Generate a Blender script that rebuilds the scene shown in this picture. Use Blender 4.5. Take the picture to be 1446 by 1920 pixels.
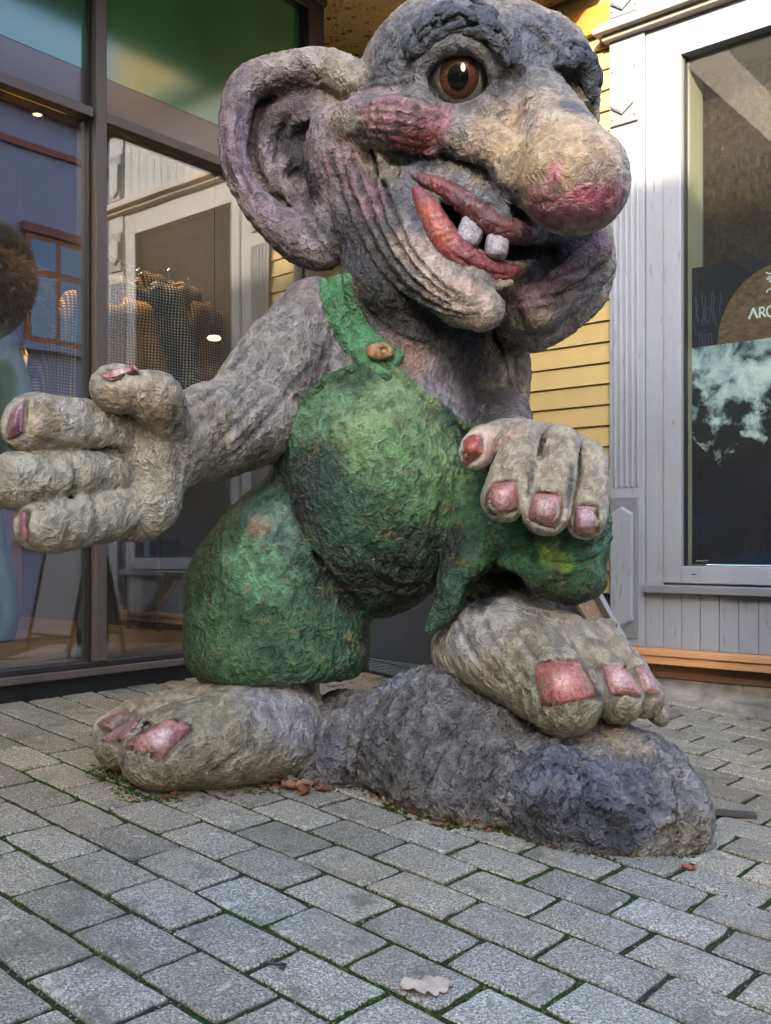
import bpy, math, random
import numpy as np
from mathutils import Vector, Matrix, Euler
random.seed(7); np.random.seed(7)
SC = bpy.context.scene
for o in list(bpy.data.objects): bpy.data.objects.remove(o)
COL = SC.collection
R = math.radians
# ---------------------------------------------------------------- camera
F, CX, YH, H = 1870.0, 723.0, 1018.0, 0.90          # focal length in photo pixels, level horizon row, eye height
cam = bpy.data.cameras.new('camera'); camo = bpy.data.objects.new('camera', cam); COL.objects.link(camo)
cam.sensor_fit = 'VERTICAL'; cam.sensor_height = 24; cam.lens = F/1920*24; cam.shift_y = (YH-960)/1920
cam.clip_start = 0.05; cam.clip_end = 500
camo.location = (0, 0, H); camo.rotation_euler = (R(90), 0, 0); SC.camera = camo
SC.render.resolution_x = 771; SC.render.resolution_y = 1024
SC.view_settings.view_transform = 'Standard'; SC.view_settings.look = 'None'
SC.view_settings.exposure = 3.4; SC.view_settings.gamma = 1.0
# ---------------------------------------------------------------- light
TS = Vector((-.28*.94, -.96*.94, .342)).normalized()     # towards the sun
w = bpy.data.worlds.new('World'); SC.world = w; w.use_nodes = True
nt = w.node_tree; bg = nt.nodes['Background']
sky = nt.nodes.new('ShaderNodeTexSky'); sky.sky_type = 'NISHITA'; sky.sun_disc = False
sky.sun_elevation = math.asin(TS.z); sky.sun_rotation = math.atan2(TS.x, TS.y)
sky.air_density = 1.0; sky.dust_density = 2.0; sky.ozone_density = 1.0
nt.links.new(sky.outputs[0], bg.inputs[0]); bg.inputs[1].default_value = 0.15
sun = bpy.data.lights.new('sun', 'SUN'); sun.energy = 1.6; sun.angle = R(.53); sun.color = (1.0, .80, .56)
suno = bpy.data.objects.new('sun', sun); COL.objects.link(suno)
suno.rotation_euler = TS.to_track_quat('Z', 'Y').to_euler(); suno.location = (0, -5, 12)
cy = SC.cycles; cy.max_bounces = 8; cy.diffuse_bounces = 4; cy.glossy_bounces = 4; cy.transparent_max_bounces = 12
cy.caustics_reflective = False; cy.caustics_refractive = False; cy.use_denoising = True; cy.sample_clamp_indirect = 8
# ---------------------------------------------------------------- photo geometry -> world
def P(x, y, D): return np.array([(x-CX)/F*D, D, H-(y-YH)/F*D])
def gz(X, Y): return .0588*Y-.0625*X
def G(x, y):
    Y = F*H/(y-908-.0625*(x-723)); X = (x-723)/F*Y
    return np.array([X, Y, gz(X, Y)])
A0 = np.array([-1.43, 3.70, 0]); DL = np.array([.641, .767, 0]); NL = np.array([.767, -.641, 0])
B0 = np.array([1.313, 4.75, 0]); DR = np.array([.767, -.641, 0]); NR = np.array([-.641, -.767, 0])   # DR runs to the right
def hit(base, d, n, x, y, off=0):
    """pixel ray against a wall plane moved `off` along its normal -> (distance along wall, height)"""
    b = base+n*off; r = np.array([(x-CX)/F, 1, -(y-YH)/F]); o = np.array([0, 0, H])
    t = np.dot(b-o*0, n)/np.dot(r, n) if True else 0
    p = o+r*t
    return float(np.dot(p-base, d)), float(p[2])
def HL(x, y, off=0): return hit(A0, DL, NL, x, y, off)
def HR(x, y, off=0): return hit(B0, DR, NR, x, y, off)
# ---------------------------------------------------------------- object helpers
def obj(name, me, mat=None, parent=None):
    o = bpy.data.objects.new(name, me); COL.objects.link(o)
    if mat is not None and me is not None and len(me.materials) == 0: me.materials.append(mat)
    if parent is not None: o.parent = parent
    return o
def tag(o, label=None, cat=None, group=None, kind=None):
    if label: o['label'] = label
    if cat: o['category'] = cat
    if group: o['group'] = group
    if kind: o['kind'] = kind
    return o
def empty(name, label, cat, loc=(0, 0, 0), group=None):
    o = bpy.data.objects.new(name, None); COL.objects.link(o); o.location = loc; o.empty_display_size = .1
    return tag(o, label, cat, group)
class MB:
    def __init__(s): s.v = []; s.f = []
    def poly(s, vs, fs):
        n = len(s.v); s.v += [tuple(map(float, p)) for p in vs]; s.f += [tuple(i+n for i in f) for f in fs]; return s
    def box(s, o, ax, ay, az, bev=0):
        """parallelepiped from corner o with edge vectors"""
        o, ax, ay, az = map(np.array, (o, ax, ay, az))
        vs = [o, o+ax, o+ax+ay, o+ay, o+az, o+ax+az, o+ax+ay+az, o+ay+az]
        fs = [(0, 3, 2, 1), (4, 5, 6, 7), (0, 1, 5, 4), (1, 2, 6, 5), (2, 3, 7, 6), (3, 0, 4, 7)]
        if np.dot(np.cross(ax, ay), az) < 0: fs = [f[::-1] for f in fs]
        return s.poly(vs, fs)
    def tube(s, pts, rs, n=8, cap=True):
        pts = [np.array(p, float) for p in pts]
        if not hasattr(rs, '__len__'): rs = [rs]*len(pts)
        vs = []; up = None
        for i, p in enumerate(pts):
            t = pts[min(i+1, len(pts)-1)]-pts[max(i-1, 0)]; t = t/(np.linalg.norm(t)+1e-9)
            if up is None: up = np.array([0, 0, 1.]) if abs(t[2]) < .9 else np.array([1., 0, 0])
            a = np.cross(up, t); a /= np.linalg.norm(a)+1e-9; b = np.cross(t, a); up = b
            for k in range(n):
                q = 2*math.pi*k/n; vs.append(p+rs[i]*(math.cos(q)*a+math.sin(q)*b))
        fs = []
        for i in range(len(pts)-1):
            for k in range(n):
                k2 = (k+1) % n; fs.append((i*n+k, i*n+k2, (i+1)*n+k2, (i+1)*n+k))
        if cap: fs.append(tuple(range(n))[::-1]); fs.append(tuple((len(pts)-1)*n+k for k in range(n)))
        return s.poly(vs, fs)
    def lathe(s, c, prof, n=24, sx=1, sy=1):
        vs = [(c[0]+r*sx*math.cos(2*math.pi*k/n), c[1]+r*sy*math.sin(2*math.pi*k/n), c[2]+z) for r, z in prof for k in range(n)]
        fs = [(i*n+k, i*n+(k+1) % n, (i+1)*n+(k+1) % n, (i+1)*n+k) for i in range(len(prof)-1) for k in range(n)]
        return s.poly(vs, fs)
    def mesh(s, name, smooth=False):
        me = bpy.data.meshes.new(name); me.from_pydata(s.v, [], s.f); me.update()
        if smooth: me.polygons.foreach_set('use_smooth', [True]*len(me.polygons))
        return me
    def build(s, name, mat, parent=None, smooth=False, bevel=0):
        o = obj(name, s.mesh(name, smooth), mat, parent)
        if bevel:
            m = o.modifiers.new('bevel', 'BEVEL'); m.width = bevel; m.segments = 2; m.limit_method = 'ANGLE'
        return o
# ---------------------------------------------------------------- material helpers
def srgb(h):
    h = h.lstrip('#'); c = [int(h[i:i+2], 16)/255 for i in (0, 2, 4)]
    return tuple((x/12.92 if x <= .04045 else ((x+.055)/1.055)**2.4) for x in c)+(1,)
class NT:
    def __init__(s, name, rough=.6, spec=.5):
        s.m = bpy.data.materials.new(name); s.m.use_nodes = True; s.t = s.m.node_tree
        s.b = s.t.nodes['Principled BSDF']; s.b.inputs['Roughness'].default_value = rough; s.b.inputs['Specular IOR Level'].default_value = spec
        s.co = None
    def n(s, typ, ins=None, **kw):
        nd = s.t.nodes.new('ShaderNode'+typ)
        for k, v in kw.items(): setattr(nd, k, v)
        for k, v in (ins or {}).items():
            sock = nd.inputs[k]
            if isinstance(v, bpy.types.NodeSocket): s.t.links.new(v, sock)
            else: sock.default_value = v
        return nd
    def coord(s, kind='Object'):
        if kind == 'World':
            return s.n('NewGeometry').outputs['Position']
        return s.n('TexCoord').outputs[kind]
    def mapping(s, vec, scale=(1, 1, 1), rot=(0, 0, 0), loc=(0, 0, 0)):
        return s.n('Mapping', {'Vector': vec, 'Scale': scale, 'Rotation': rot, 'Location': loc}).outputs[0]
    def noise(s, vec, scale, detail=4, rough=.55, dist=0, out='Fac'):
        return s.n('TexNoise', {'Vector': vec, 'Scale': scale, 'Detail': detail, 'Roughness': rough, 'Distortion': dist}).outputs[out]
    def voro(s, vec, scale, feature='F1', out='Distance', rnd=1):
        return s.n('TexVoronoi', {'Vector': vec, 'Scale': scale, 'Randomness': rnd}, feature=feature).outputs[out]
    def ramp(s, fac, stops, interp='LINEAR'):
        nd = s.n('ValToRGB', {'Fac': fac}); cr = nd.color_ramp; cr.interpolation = interp
        while len(cr.elements) < len(stops): cr.elements.new(.5)
        for e, (p, c) in zip(cr.elements, stops):
            e.position = p; e.color = c if len(c) == 4 else tuple(c)+(1,)
        return nd.outputs[0]
    def gray(s, fac, stops): return s.ramp(fac, [(p, (v, v, v, 1)) for p, v in stops])
    def mix(s, fac, a, b, mode='MIX'):
        nd = s.n('Mix', data_type='RGBA', blend_type=mode, clamp_result=False)
        for k, v in ((0, fac), (6, a), (7, b)):
            if isinstance(v, bpy.types.NodeSocket): s.t.links.new(v, nd.inputs[k])
            else: nd.inputs[k].default_value = v
        return nd.outputs[2]
    def math(s, op, a, b=0.0, c=0.0):
        nd = s.n('Math', operation=op)
        for i, v in enumerate((a, b, c)):
            if isinstance(v, bpy.types.NodeSocket): s.t.links.new(v, nd.inputs[i])
            else: nd.inputs[i].default_value = v
        return nd.outputs[0]
    def attr(s, name, out='Color'): return s.n('Attribute', attribute_name=name).outputs[out]
    def rand(s): return s.n('ObjectInfo').outputs['Random']
    def bump(s, h, strength=.5, dist=.01, prev=None):
        ins = {'Height': h, 'Strength': strength, 'Distance': dist}
        if prev is not None: ins['Normal'] = prev
        return s.n('Bump', ins).outputs[0]
    def done(s, color=None, rough=None, normal=None, **kw):
        for k, v in (('Base Color', color), ('Roughness', rough), ('Normal', normal)):
            if v is None: continue
            if isinstance(v, bpy.types.NodeSocket): s.t.links.new(v, s.b.inputs[k])
            else: s.b.inputs[k].default_value = v
        for k, v in kw.items():
            k = k.replace('_', ' ')
            if isinstance(v, bpy.types.NodeSocket): s.t.links.new(v, s.b.inputs[k])
            else: s.b.inputs[k].default_value = v
        return s.m
def flat(name, c, rough=.6, var=.15, scale=8, bump=.0, **kw):
    t = NT(name, rough); co = t.coord()
    f = t.noise(co, scale, 5)
    col = t.mix(f, tuple(x*(1-var) for x in c[:3])+(1,), tuple(min(1, x*(1+var)) for x in c[:3])+(1,))
    nrm = t.bump(t.noise(co, scale*6, 6), bump, .005) if bump else None
    return t.done(col, None, nrm, **kw)
# ================================================================ paving
U = np.array([-.755, .655, 0]); V = np.array([.655, .755, 0])            # long joints, cross joints
PU, PV, BU, BV = .2214, .1500, .2080, .1350
def m_paver():
    t = NT('granite_paver', .75, .35); co = t.coord('World'); rn = t.rand()
    n1 = t.noise(co, 185, 3, .85); n2 = t.noise(co, 5, 5, .6); v = t.voro(co, 210)
    col = t.ramp(n1, [(.37, srgb('#454440')), (.46, srgb('#7b7972')), (.55, srgb('#a5a196')), (.66, srgb('#e0dbd0'))])
    col = t.mix(t.gray(n2, [(.35, .0), (.7, .55)]), col, srgb('#767368'))
    col = t.mix(1.0, col, t.gray(rn, [(0, .66), (1, 1.05)]), 'MULTIPLY')
    warm = t.gray(t.noise(co, 1.3, 2), [(.45, 0), (.6, .5)])
    col = t.mix(warm, col, t.mix(1.0, col, (1.0, .90, .78, 1), 'MULTIPLY'))
    st = t.gray(t.noise(co, 9, 6, .72), [(.54, 0), (.66, .65)])
    col = t.mix(st, col, srgb('#50524a'))
    gum = t.gray(t.noise(co, 26, 2, .4), [(.70, 0), (.72, .55)]); col = t.mix(gum, col, srgb('#b8b4aa'))
    col = t.mix(1.0, col, t.ramp(t.noise(co, 2.2, 4), [(.35, (.93, .97, 1.0)), (.65, (1.0, .955, .88))]), 'MULTIPLY')
    h = t.math('ADD', n1, t.math('MULTIPLY', v, .5))
    return t.done(col, None, t.bump(h, .65, .004))
M_PAVER = m_paver()
def m_joint():
    t = NT('joint_soil', .95, .2); co = t.coord('World')
    n1 = t.noise(co, 6, 5, .65); n2 = t.noise(co, 150, 4, .7)
    col = t.ramp(n2, [(.3, srgb('#14140f')), (.55, srgb('#37362e')), (.8, srgb('#6a675c'))])
    g = t.ramp(n2, [(.35, srgb('#0e1a08')), (.6, srgb('#33481c')), (.8, srgb('#5d7c34'))])
    col = t.mix(t.gray(n1, [(.44, 0), (.56, 1)]), col, g)
    return t.done(col, None, t.bump(n2, 1.0, .012))
M_JOINT = m_joint()
bed = MB()
def gp(u, v, dz=0):
    p = U*u+V*v; return np.array([p[0], p[1], gz(p[0], p[1])+dz])
def gq(*ps): bed.poly([(p[0], p[1], gz(p[0], p[1])-.007) for p in ps], [(0, 1, 2, 3)])
gq(A0-DL*30-NL*.05, A0-DL*30+NL*45, A0+DL*2.8+NL*45, A0+DL*2.8-NL*.05)
gq(A0+DL*1.70-NL*.05, A0+DL*2.8-NL*.05, A0+DL*2.8-NL*1.6, A0+DL*1.70-NL*1.6)
gq(A0+DL*2.8+NL*2.6, A0+DL*2.8+NL*45, A0+DL*30+NL*45, A0+DL*30+NL*2.6)
ground = bed.build('ground', M_JOINT); tag(ground, kind='structure')
pav = bpy.data.objects.new('pavement', None); COL.objects.link(pav); tag(pav, kind='structure')
GN = np.array([.0625, -.0588, 1]); GN /= np.linalg.norm(GN)
def paver_verts(hu, hv, c, jit, rnd):
    """8-gon-ish top with chamfer and skirt"""
    vs = []
    def ring(iu, iv, z, n=0):
        for su, sv in ((-1, -1), (1, -1), (1, 1), (-1, 1)):
            a = (su*(hu-iu)+jit*rnd.uniform(-1, 1), sv*(hv-iv)+jit*rnd.uniform(-1, 1)); vs.append((a[0], a[1], z))
    return vs
def paver_mesh(rnd):
    hu, hv = BU/2, BV/2; vs = []; per = []
    nu, nv = 5, 4                                                   # slightly wandering outline
    for i in range(nu): per.append((-hu+2*hu*i/nu, -hv))
    for i in range(nv): per.append((hu, -hv+2*hv*i/nv))
    for i in range(nu): per.append((hu-2*hu*i/nu, hv))
    for i in range(nv): per.append((-hu, hv-2*hv*i/nv))
    per = [(a+rnd.uniform(-.0026, .0026), b+rnd.uniform(-.0026, .0026)) for a, b in per]
    for q in (0, nu, nu+nv, 2*nu+nv):
        c_ = rnd.choice((0, .0, .0015, .003)) ; per[q] = (per[q][0]*(1-c_/hu), per[q][1]*(1-c_/hv))
    n = len(per)
    for ins, z in ((0, -.045), (0, -.0045), (.0045, 0)):
        for a, b in per: vs.append((a*(1-ins/hu), b*(1-ins/hv), z))
    fs = [(r*n+i, r*n+(i+1) % n, (r+1)*n+(i+1) % n, (r+1)*n+i) for r in range(2) for i in range(n)]
    fs.append(tuple(2*n+i for i in range(n)))
    me = bpy.data.meshes.new('paving_stone'); me.from_pydata([(p[0], p[1], p[2]) for p in vs], [], fs); me.materials.append(M_PAVER)
    me.update(); return me
rp = random.Random(3); PM = [paver_mesh(rp) for _ in range(14)]
# phase: a stone of the photo has its far corner at the pixel (190, 1787)
ta = G(190, 1787); u_ref = float(np.dot(ta, U)); v_ref = float(np.dot(ta, V))
Mrot = Matrix(((U[0], V[0], 0), (U[1], V[1], 0), (0, 0, 1)))
zu = (.0588*U[1]-.0625*U[0]); zv = (.0588*V[1]-.0625*V[0])
ex = Vector((U[0], U[1], zu)).normalized(); ey = Vector((V[0], V[1], zv)); ez = ex.cross(ey).normalized(); ey = ez.cross(ex)
# U x V points down or up?
if ez.z < 0: ez = -ez; ey = -ey
BASE = Matrix((ex, ey, ez)).transposed().to_4x4()
cells = []
for j in range(-30, 60):
    off = (.5*(j % 2)+rp.uniform(-.03, .03))*PU
    for i in range(-50, 50):
        uc = u_ref-PU/2+i*PU+off*-1+0.0; vc = v_ref-PV/2+j*PV
        c = gp(uc, vc)
        if c[1] < .2 or c[1] > 9: continue
        if np.dot(c-A0, NL) < -.10 or np.dot(c-B0, NR) < -.3: continue
        px = 723+c[0]/c[1]*F
        py = YH-(c[2]-H)/c[1]*F
        if px < -700 or px > 2200: continue
        vis = -130 < px < 1580 and py < 2050
        size = 1/c[1]
        cells.append((not vis, -size, uc, vc, c))
cells.sort(key=lambda q: (q[0], q[1]))
rest = MB()
for n, (nv_, sz, uc, vc, c) in enumerate(cells):
    me = PM[rp.randrange(14)]
    rot = Matrix.Rotation(rp.uniform(-.012, .012), 4, 'Z') @ Matrix.Rotation(rp.uniform(-.006, .006), 4, 'X') @ Matrix.Rotation(rp.uniform(-.006, .006), 4, 'Y')
    M = Matrix.Translation(Vector(c)+Vector((0, 0, rp.uniform(-.002, .0025)))) @ BASE @ rot
    if n < 300 and not nv_:
        o = bpy.data.objects.new('paving_stone', me); COL.objects.link(o); o.matrix_world = M; o.parent = pav
    else:
        vs = [M @ v.co for v in me.vertices]; rest.poly(vs, [tuple(p.vertices) for p in me.polygons])
ro = rest.build('paving_stones', M_PAVER, pav); tag(ro, kind='stuff')
# moss and grit lying in the joints
def m_moss():
    t = NT('moss', .95, .2); co = t.coord('World'); n = t.noise(co, 90, 4)
    return t.done(t.ramp(n, [(.3, srgb('#16240a')), (.55, srgb('#34491b')), (.8, srgb('#6f8a3a'))]), None, t.bump(t.noise(co, 400, 3), 1, .004))
M_MOSS = m_moss()
M_GRIT = flat('grit', srgb('#6d6a60'), .9, .5, 60)
moss = MB(); grit = MB(); rm = random.Random(11)
def lump(mb, p, r, rr, flatn=.5):
    vs = []; k = 5; a0 = rr.uniform(0, 6)
    for i in range(k):
        a = a0+6.283*i/k; q = r*rr.uniform(.7, 1.2); vs.append((p[0]+q*math.cos(a), p[1]+q*math.sin(a), p[2]))
    vs.append((p[0], p[1], p[2]+r*flatn*rr.uniform(.6, 1.2)))
    mb.poly(vs, [(i, (i+1) % k, k) for i in range(k)])
def nz(x, y): return math.sin(x*3.1+1.3*math.sin(y*2.3))+math.sin(y*4.7+x*1.9)+.7*math.sin(x*9+y*7)
for j in range(-14, 40):
    v = v_ref+j*PV
    for k in range(3600):
        u = rm.uniform(-3.2, 5.2)
        if rm.random() < .62: p = gp(u, v+rm.gauss(0, .0042))
        else:
            i = rm.randrange(-14, 24); off = (.5*(j % 2))*PU
            p = gp(u_ref+i*PU-off+rm.gauss(0, .0028), v-rm.random()*PV)
        if p[1] < .9 or p[1] > 4.6 or np.dot(p-A0, NL) < .02: continue
        px = 723+p[0]/p[1]*F
        if not -40 < px < 1480: continue
        m = nz(p[0]*1.7, p[1]*1.7)
        if m > -.35 and rm.random() < min(1, .45+m*.5): lump(moss, (p[0], p[1], p[2]-.006), rm.uniform(.002, .0052), rm, .9)
        elif rm.random() < .22: lump(grit, (p[0], p[1], p[2]-.006), rm.uniform(.001, .0034), rm, .9)
mo = moss.build('moss', M_MOSS, None, True); tag(mo, 'green moss growing in the joints of the grey paving', 'moss', kind='stuff')
go = grit.build('grit', M_GRIT); tag(go, 'pale grit and pebbles lying in the paving joints', 'grit', kind='stuff')
# ================================================================ sculpting in a distance field
def smin(a, b, k):
    if k <= 0: return np.minimum(a, b)
    h = np.clip(.5+.5*(b-a)/k, 0, 1); return b+(a-b)*h-k*h*(1-h)
def rotm(rot=0, yaw=0, tilt=0):
    a, b, c = R(rot), R(yaw), R(tilt)
    Ry = np.array([[math.cos(a), 0, math.sin(a)], [0, 1, 0], [-math.sin(a), 0, math.cos(a)]])
    Rz = np.array([[math.cos(b), -math.sin(b), 0], [math.sin(b), math.cos(b), 0], [0, 0, 1]])
    Rx = np.array([[1, 0, 0], [0, math.cos(c), -math.sin(c)], [0, math.sin(c), math.cos(c)]])
    return Rz @ Rx @ Ry
class Prim: pass
def ell(x, y, D, rx, ry, rz, rot=0, yaw=0, tilt=0):
    """ellipsoid given by photo pixel + distance; radii in photo pixels at that distance"""
    q = Prim(); c = P(x, y, D); s = D/F; r = np.array([rx*s, rz*s, ry*s]); M = rotm(rot, yaw, tilt).T
    q.lo = c-max(r); q.hi = c+max(r)
    e = np.sqrt(((M.T)**2) @ (r**2)); q.lo = c-e; q.hi = c+e
    def f(X, Y, Z):
        x, y, z = X-c[0], Y-c[1], Z-c[2]
        a = (M[0, 0]*x+M[0, 1]*y+M[0, 2]*z); b = (M[1, 0]*x+M[1, 1]*y+M[1, 2]*z); d = (M[2, 0]*x+M[2, 1]*y+M[2, 2]*z)
        k0 = np.sqrt((a/r[0])**2+(b/r[1])**2+(d/r[2])**2); k1 = np.sqrt((a/r[0]**2)**2+(b/r[1]**2)**2+(d/r[2]**2)**2)
        return k0*(k0-1)/np.maximum(k1, 1e-6)
    q.f = f; return q
def chw(pts, rs):
    """tapered tube through world points, radii in metres"""
    q = Prim(); pts = [np.array(p, float) for p in pts]
    q.lo = np.min([p-r for p, r in zip(pts, rs)], 0); q.hi = np.max([p+r for p, r in zip(pts, rs)], 0)
    def f(X, Y, Z):
        o = None
        for i in range(len(pts)-1):
            a, b = pts[i], pts[i+1]; d = b-a; L = np.dot(d, d)+1e-12
            x, y, z = X-a[0], Y-a[1], Z-a[2]
            t = np.clip((x*d[0]+y*d[1]+z*d[2])/L, 0, 1)
            e = np.sqrt((x-t*d[0])**2+(y-t*d[1])**2+(z-t*d[2])**2)-(rs[i]+(rs[i+1]-rs[i])*t)
            o = e if o is None else np.minimum(o, e)
        return o
    q.f = f; return q
def curve(pts, n=3):
    """Catmull-Rom refinement of (x, y, D, r) rows"""
    p = np.array(pts, float); out = []
    for i in range(len(p)-1):
        p0, p1, p2, p3 = p[max(i-1, 0)], p[i], p[i+1], p[min(i+2, len(p)-1)]
        for k in range(n):
            t = k/n; out.append(.5*((2*p1)+(-p0+p2)*t+(2*p0-5*p1+4*p2-p3)*t*t+(-p0+3*p1-3*p2+p3)*t**3))
    out.append(p[-1]); return out
def ch(*pts, n=1):
    """tube through rows (x, y, D, r) in photo pixels + distance"""
    if n > 1: pts = curve(pts, n)
    return chw([P(a, b, D) for a, b, D, r in pts], [r*D/F for a, b, D, r in pts])
class Vol:
    def __init__(s, lo, hi, h):
        s.h = h; s.lo = np.array(lo, float); s.n = np.ceil((np.array(hi)-s.lo)/h).astype(int)+1
        s.a = np.full(s.n, .2, np.float32)
    def reg(s, lo, hi, m):
        i0 = np.maximum(((lo-m-s.lo)/s.h).astype(int), 0); i1 = np.minimum(((hi+m-s.lo)/s.h).astype(int)+2, s.n)
        if (i1 <= i0).any(): return None
        sl = tuple(slice(a, b) for a, b in zip(i0, i1))
        ax = [(s.lo[k]+s.h*np.arange(i0[k], i1[k])).astype(np.float32) for k in range(3)]
        return sl, ax[0][:, None, None], ax[1][None, :, None], ax[2][None, None, :]
    def add(s, q, k=.03):
        r = s.reg(q.lo, q.hi, k+.03)
        if r is None: return
        sl, X, Y, Z = r; s.a[sl] = smin(s.a[sl], q.f(X, Y, Z), k)
    def sub(s, q, k=.02):
        r = s.reg(q.lo, q.hi, k+.03)
        if r is None: return
        sl, X, Y, Z = r; s.a[sl] = -smin(-s.a[sl], q.f(X, Y, Z), k)
    def half(s, p, n, k=.02, lo=None, hi=None):
        """keep the side opposite to n"""
        n = np.array(n, float); n /= np.linalg.norm(n)
        r = s.reg(s.lo if lo is None else lo, s.lo+s.h*s.n if hi is None else hi, 0)
        sl, X, Y, Z = r; d = (X-p[0])*n[0]+(Y-p[1])*n[1]+(Z-p[2])*n[2]
        s.a[sl] = -smin(-s.a[sl], -d, k)
    def at(s, p):
        g = (np.asarray(p)-s.lo)/s.h; i = np.clip(np.floor(g).astype(int), 0, s.n-2); f = np.clip(g-i, 0, 1)
        i0, i1, i2 = i[..., 0], i[..., 1], i[..., 2]; a = s.a; o = 0
        for dx in (0, 1):
            for dy in (0, 1):
                for dz in (0, 1):
                    wx = f[..., 0] if dx else 1-f[..., 0]; wy = f[..., 1] if dy else 1-f[..., 1]; wz = f[..., 2] if dz else 1-f[..., 2]
                    o = o+a[i0+dx, i1+dy, i2+dz]*wx*wy*wz
        return o
    def grad(s, p):
        e = s.h; g = np.stack([s.at(p+np.array(v)*e)-s.at(p-np.array(v)*e) for v in ((1, 0, 0), (0, 1, 0), (0, 0, 1))], -1)
        return g/np.maximum(np.linalg.norm(g, axis=-1, keepdims=True), 1e-9)
    def ray(s, x, y, d0=2.0, d1=4.4):
        """distance at which the sight line through photo pixel (x, y) meets the form"""
        D = np.arange(d0, d1, .006); pts = np.stack([P(x, y, d) for d in D]); v = s.at(pts)
        k = np.argmax(v < 0)
        if v[k] >= 0: return None
        t = v[k-1]/(v[k-1]-v[k]) if k > 0 else 0
        return D[max(k-1, 0)]+.006*t
    def mesh(s):
        a = s.a; ins = a < 0
        c = np.zeros(tuple(s.n-1), np.int8)
        for dx in (0, 1):
            for dy in (0, 1):
                for dz in (0, 1): c += ins[dx:s.n[0]-1+dx, dy:s.n[1]-1+dy, dz:s.n[2]-1+dz]
        act = np.argwhere((c > 0) & (c < 8)); del c
        idx = np.full(tuple(s.n-1), -1, np.int32); idx[act[:, 0], act[:, 1], act[:, 2]] = np.arange(len(act))
        cor = np.array([(x, y, z) for x in (0, 1) for y in (0, 1) for z in (0, 1)])
        v = np.stack([a[act[:, 0]+q[0], act[:, 1]+q[1], act[:, 2]+q[2]] for q in cor], 1)
        acc = np.zeros((len(act), 3)); cnt = np.zeros(len(act))
        for i in range(8):
            for j in range(i+1, 8):
                if np.abs(cor[i]-cor[j]).sum() != 1: continue
                m = (v[:, i] < 0) != (v[:, j] < 0); t = v[:, i]/np.where(m, v[:, i]-v[:, j], 1)
                acc += np.where(m[:, None], cor[i]+(cor[j]-cor[i])*t[:, None], 0); cnt += m
        vert = s.lo+s.h*(act+acc/cnt[:, None]); faces = []
        for ax in range(3):
            sl0 = [slice(None)]*3; sl1 = [slice(None)]*3; sl0[ax] = slice(0, -1); sl1[ax] = slice(1, None)
            A, B = ins[tuple(sl0)], ins[tuple(sl1)]; e = np.argwhere(A != B); o1, o2 = [k for k in range(3) if k != ax]
            e = e[(e[:, o1] > 0) & (e[:, o2] > 0) & (e[:, o1] < s.n[o1]-1) & (e[:, o2] < s.n[o2]-1)]
            def cid(d1, d2):
                q = e.copy(); q[:, o1] += d1; q[:, o2] += d2; return idx[q[:, 0], q[:, 1], q[:, 2]]
            quad = np.stack([cid(-1, -1), cid(0, -1), cid(0, 0), cid(-1, 0)], 1)
            out = A[e[:, 0], e[:, 1], e[:, 2]]
            flip = out if ax != 1 else ~out
            quad = np.where(flip[:, None], quad, quad[:, ::-1]); faces.append(quad)
        return vert, np.concatenate(faces)
# ---- value noise on vertices
def _hash(i, seed):
    n = (i[..., 0]*374761393+i[..., 1]*668265263+i[..., 2]*2147483647+seed*1274126177) & 0xffffffff
    n = ((n ^ (n >> 13))*1274126177) & 0xffffffff
    return ((n ^ (n >> 16)) & 0xffff)/65535.0
def vnoise(p, seed=0):
    i = np.floor(p).astype(np.int64); f = p-i; f = f*f*(3-2*f); o = 0
    for dx in (0, 1):
        for dy in (0, 1):
            for dz in (0, 1):
                wt = (f[:, 0] if dx else 1-f[:, 0])*(f[:, 1] if dy else 1-f[:, 1])*(f[:, 2] if dz else 1-f[:, 2])
                o = o+wt*_hash(i+np.array([dx, dy, dz]), seed)
    return o
def fbm(p, sc, oct=4, seed=0):
    o = 0; a = .5; t = 0
    for k in range(oct): o = o+a*vnoise(p*sc, seed+k); t += a; a *= .5; sc *= 2.03
    return o/t
def ridge(p, sc, oct=3, seed=0):
    o = 0; a = .5; t = 0
    for k in range(oct): o = o+a*(1-np.abs(2*vnoise(p*sc, seed+k)-1)); t += a; a *= .55; sc *= 2.1
    return o/t
def make_mesh(name, v, f):
    me = bpy.data.meshes.new(name); me.vertices.add(len(v)); me.vertices.foreach_set('co', v.astype(np.float32).ravel())
    me.loops.add(f.size); me.loops.foreach_set('vertex_index', f.astype(np.int32).ravel())
    me.polygons.add(len(f)); me.polygons.foreach_set('loop_start', np.arange(0, f.size, f.shape[1], dtype=np.int32))
    me.polygons.foreach_set('loop_total', np.full(len(f), f.shape[1], np.int32))
    me.polygons.foreach_set('use_smooth', np.ones(len(f), bool)); me.update(calc_edges=True); me.validate(); return me
def zfix(zones, vol):
    out = []
    for pts, rad, c, st in zones:
        q = []
        for x, y, D in pts:
            d = vol.ray(x, y, 2.2, 4.0); q.append((x, y, d if d is not None and abs(d-D) < .3 else D))
        out.append((q, rad, c, st))
    return out
GLINES = {}  # fold lines later darkened in the paint, deepening their crease shade
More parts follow.
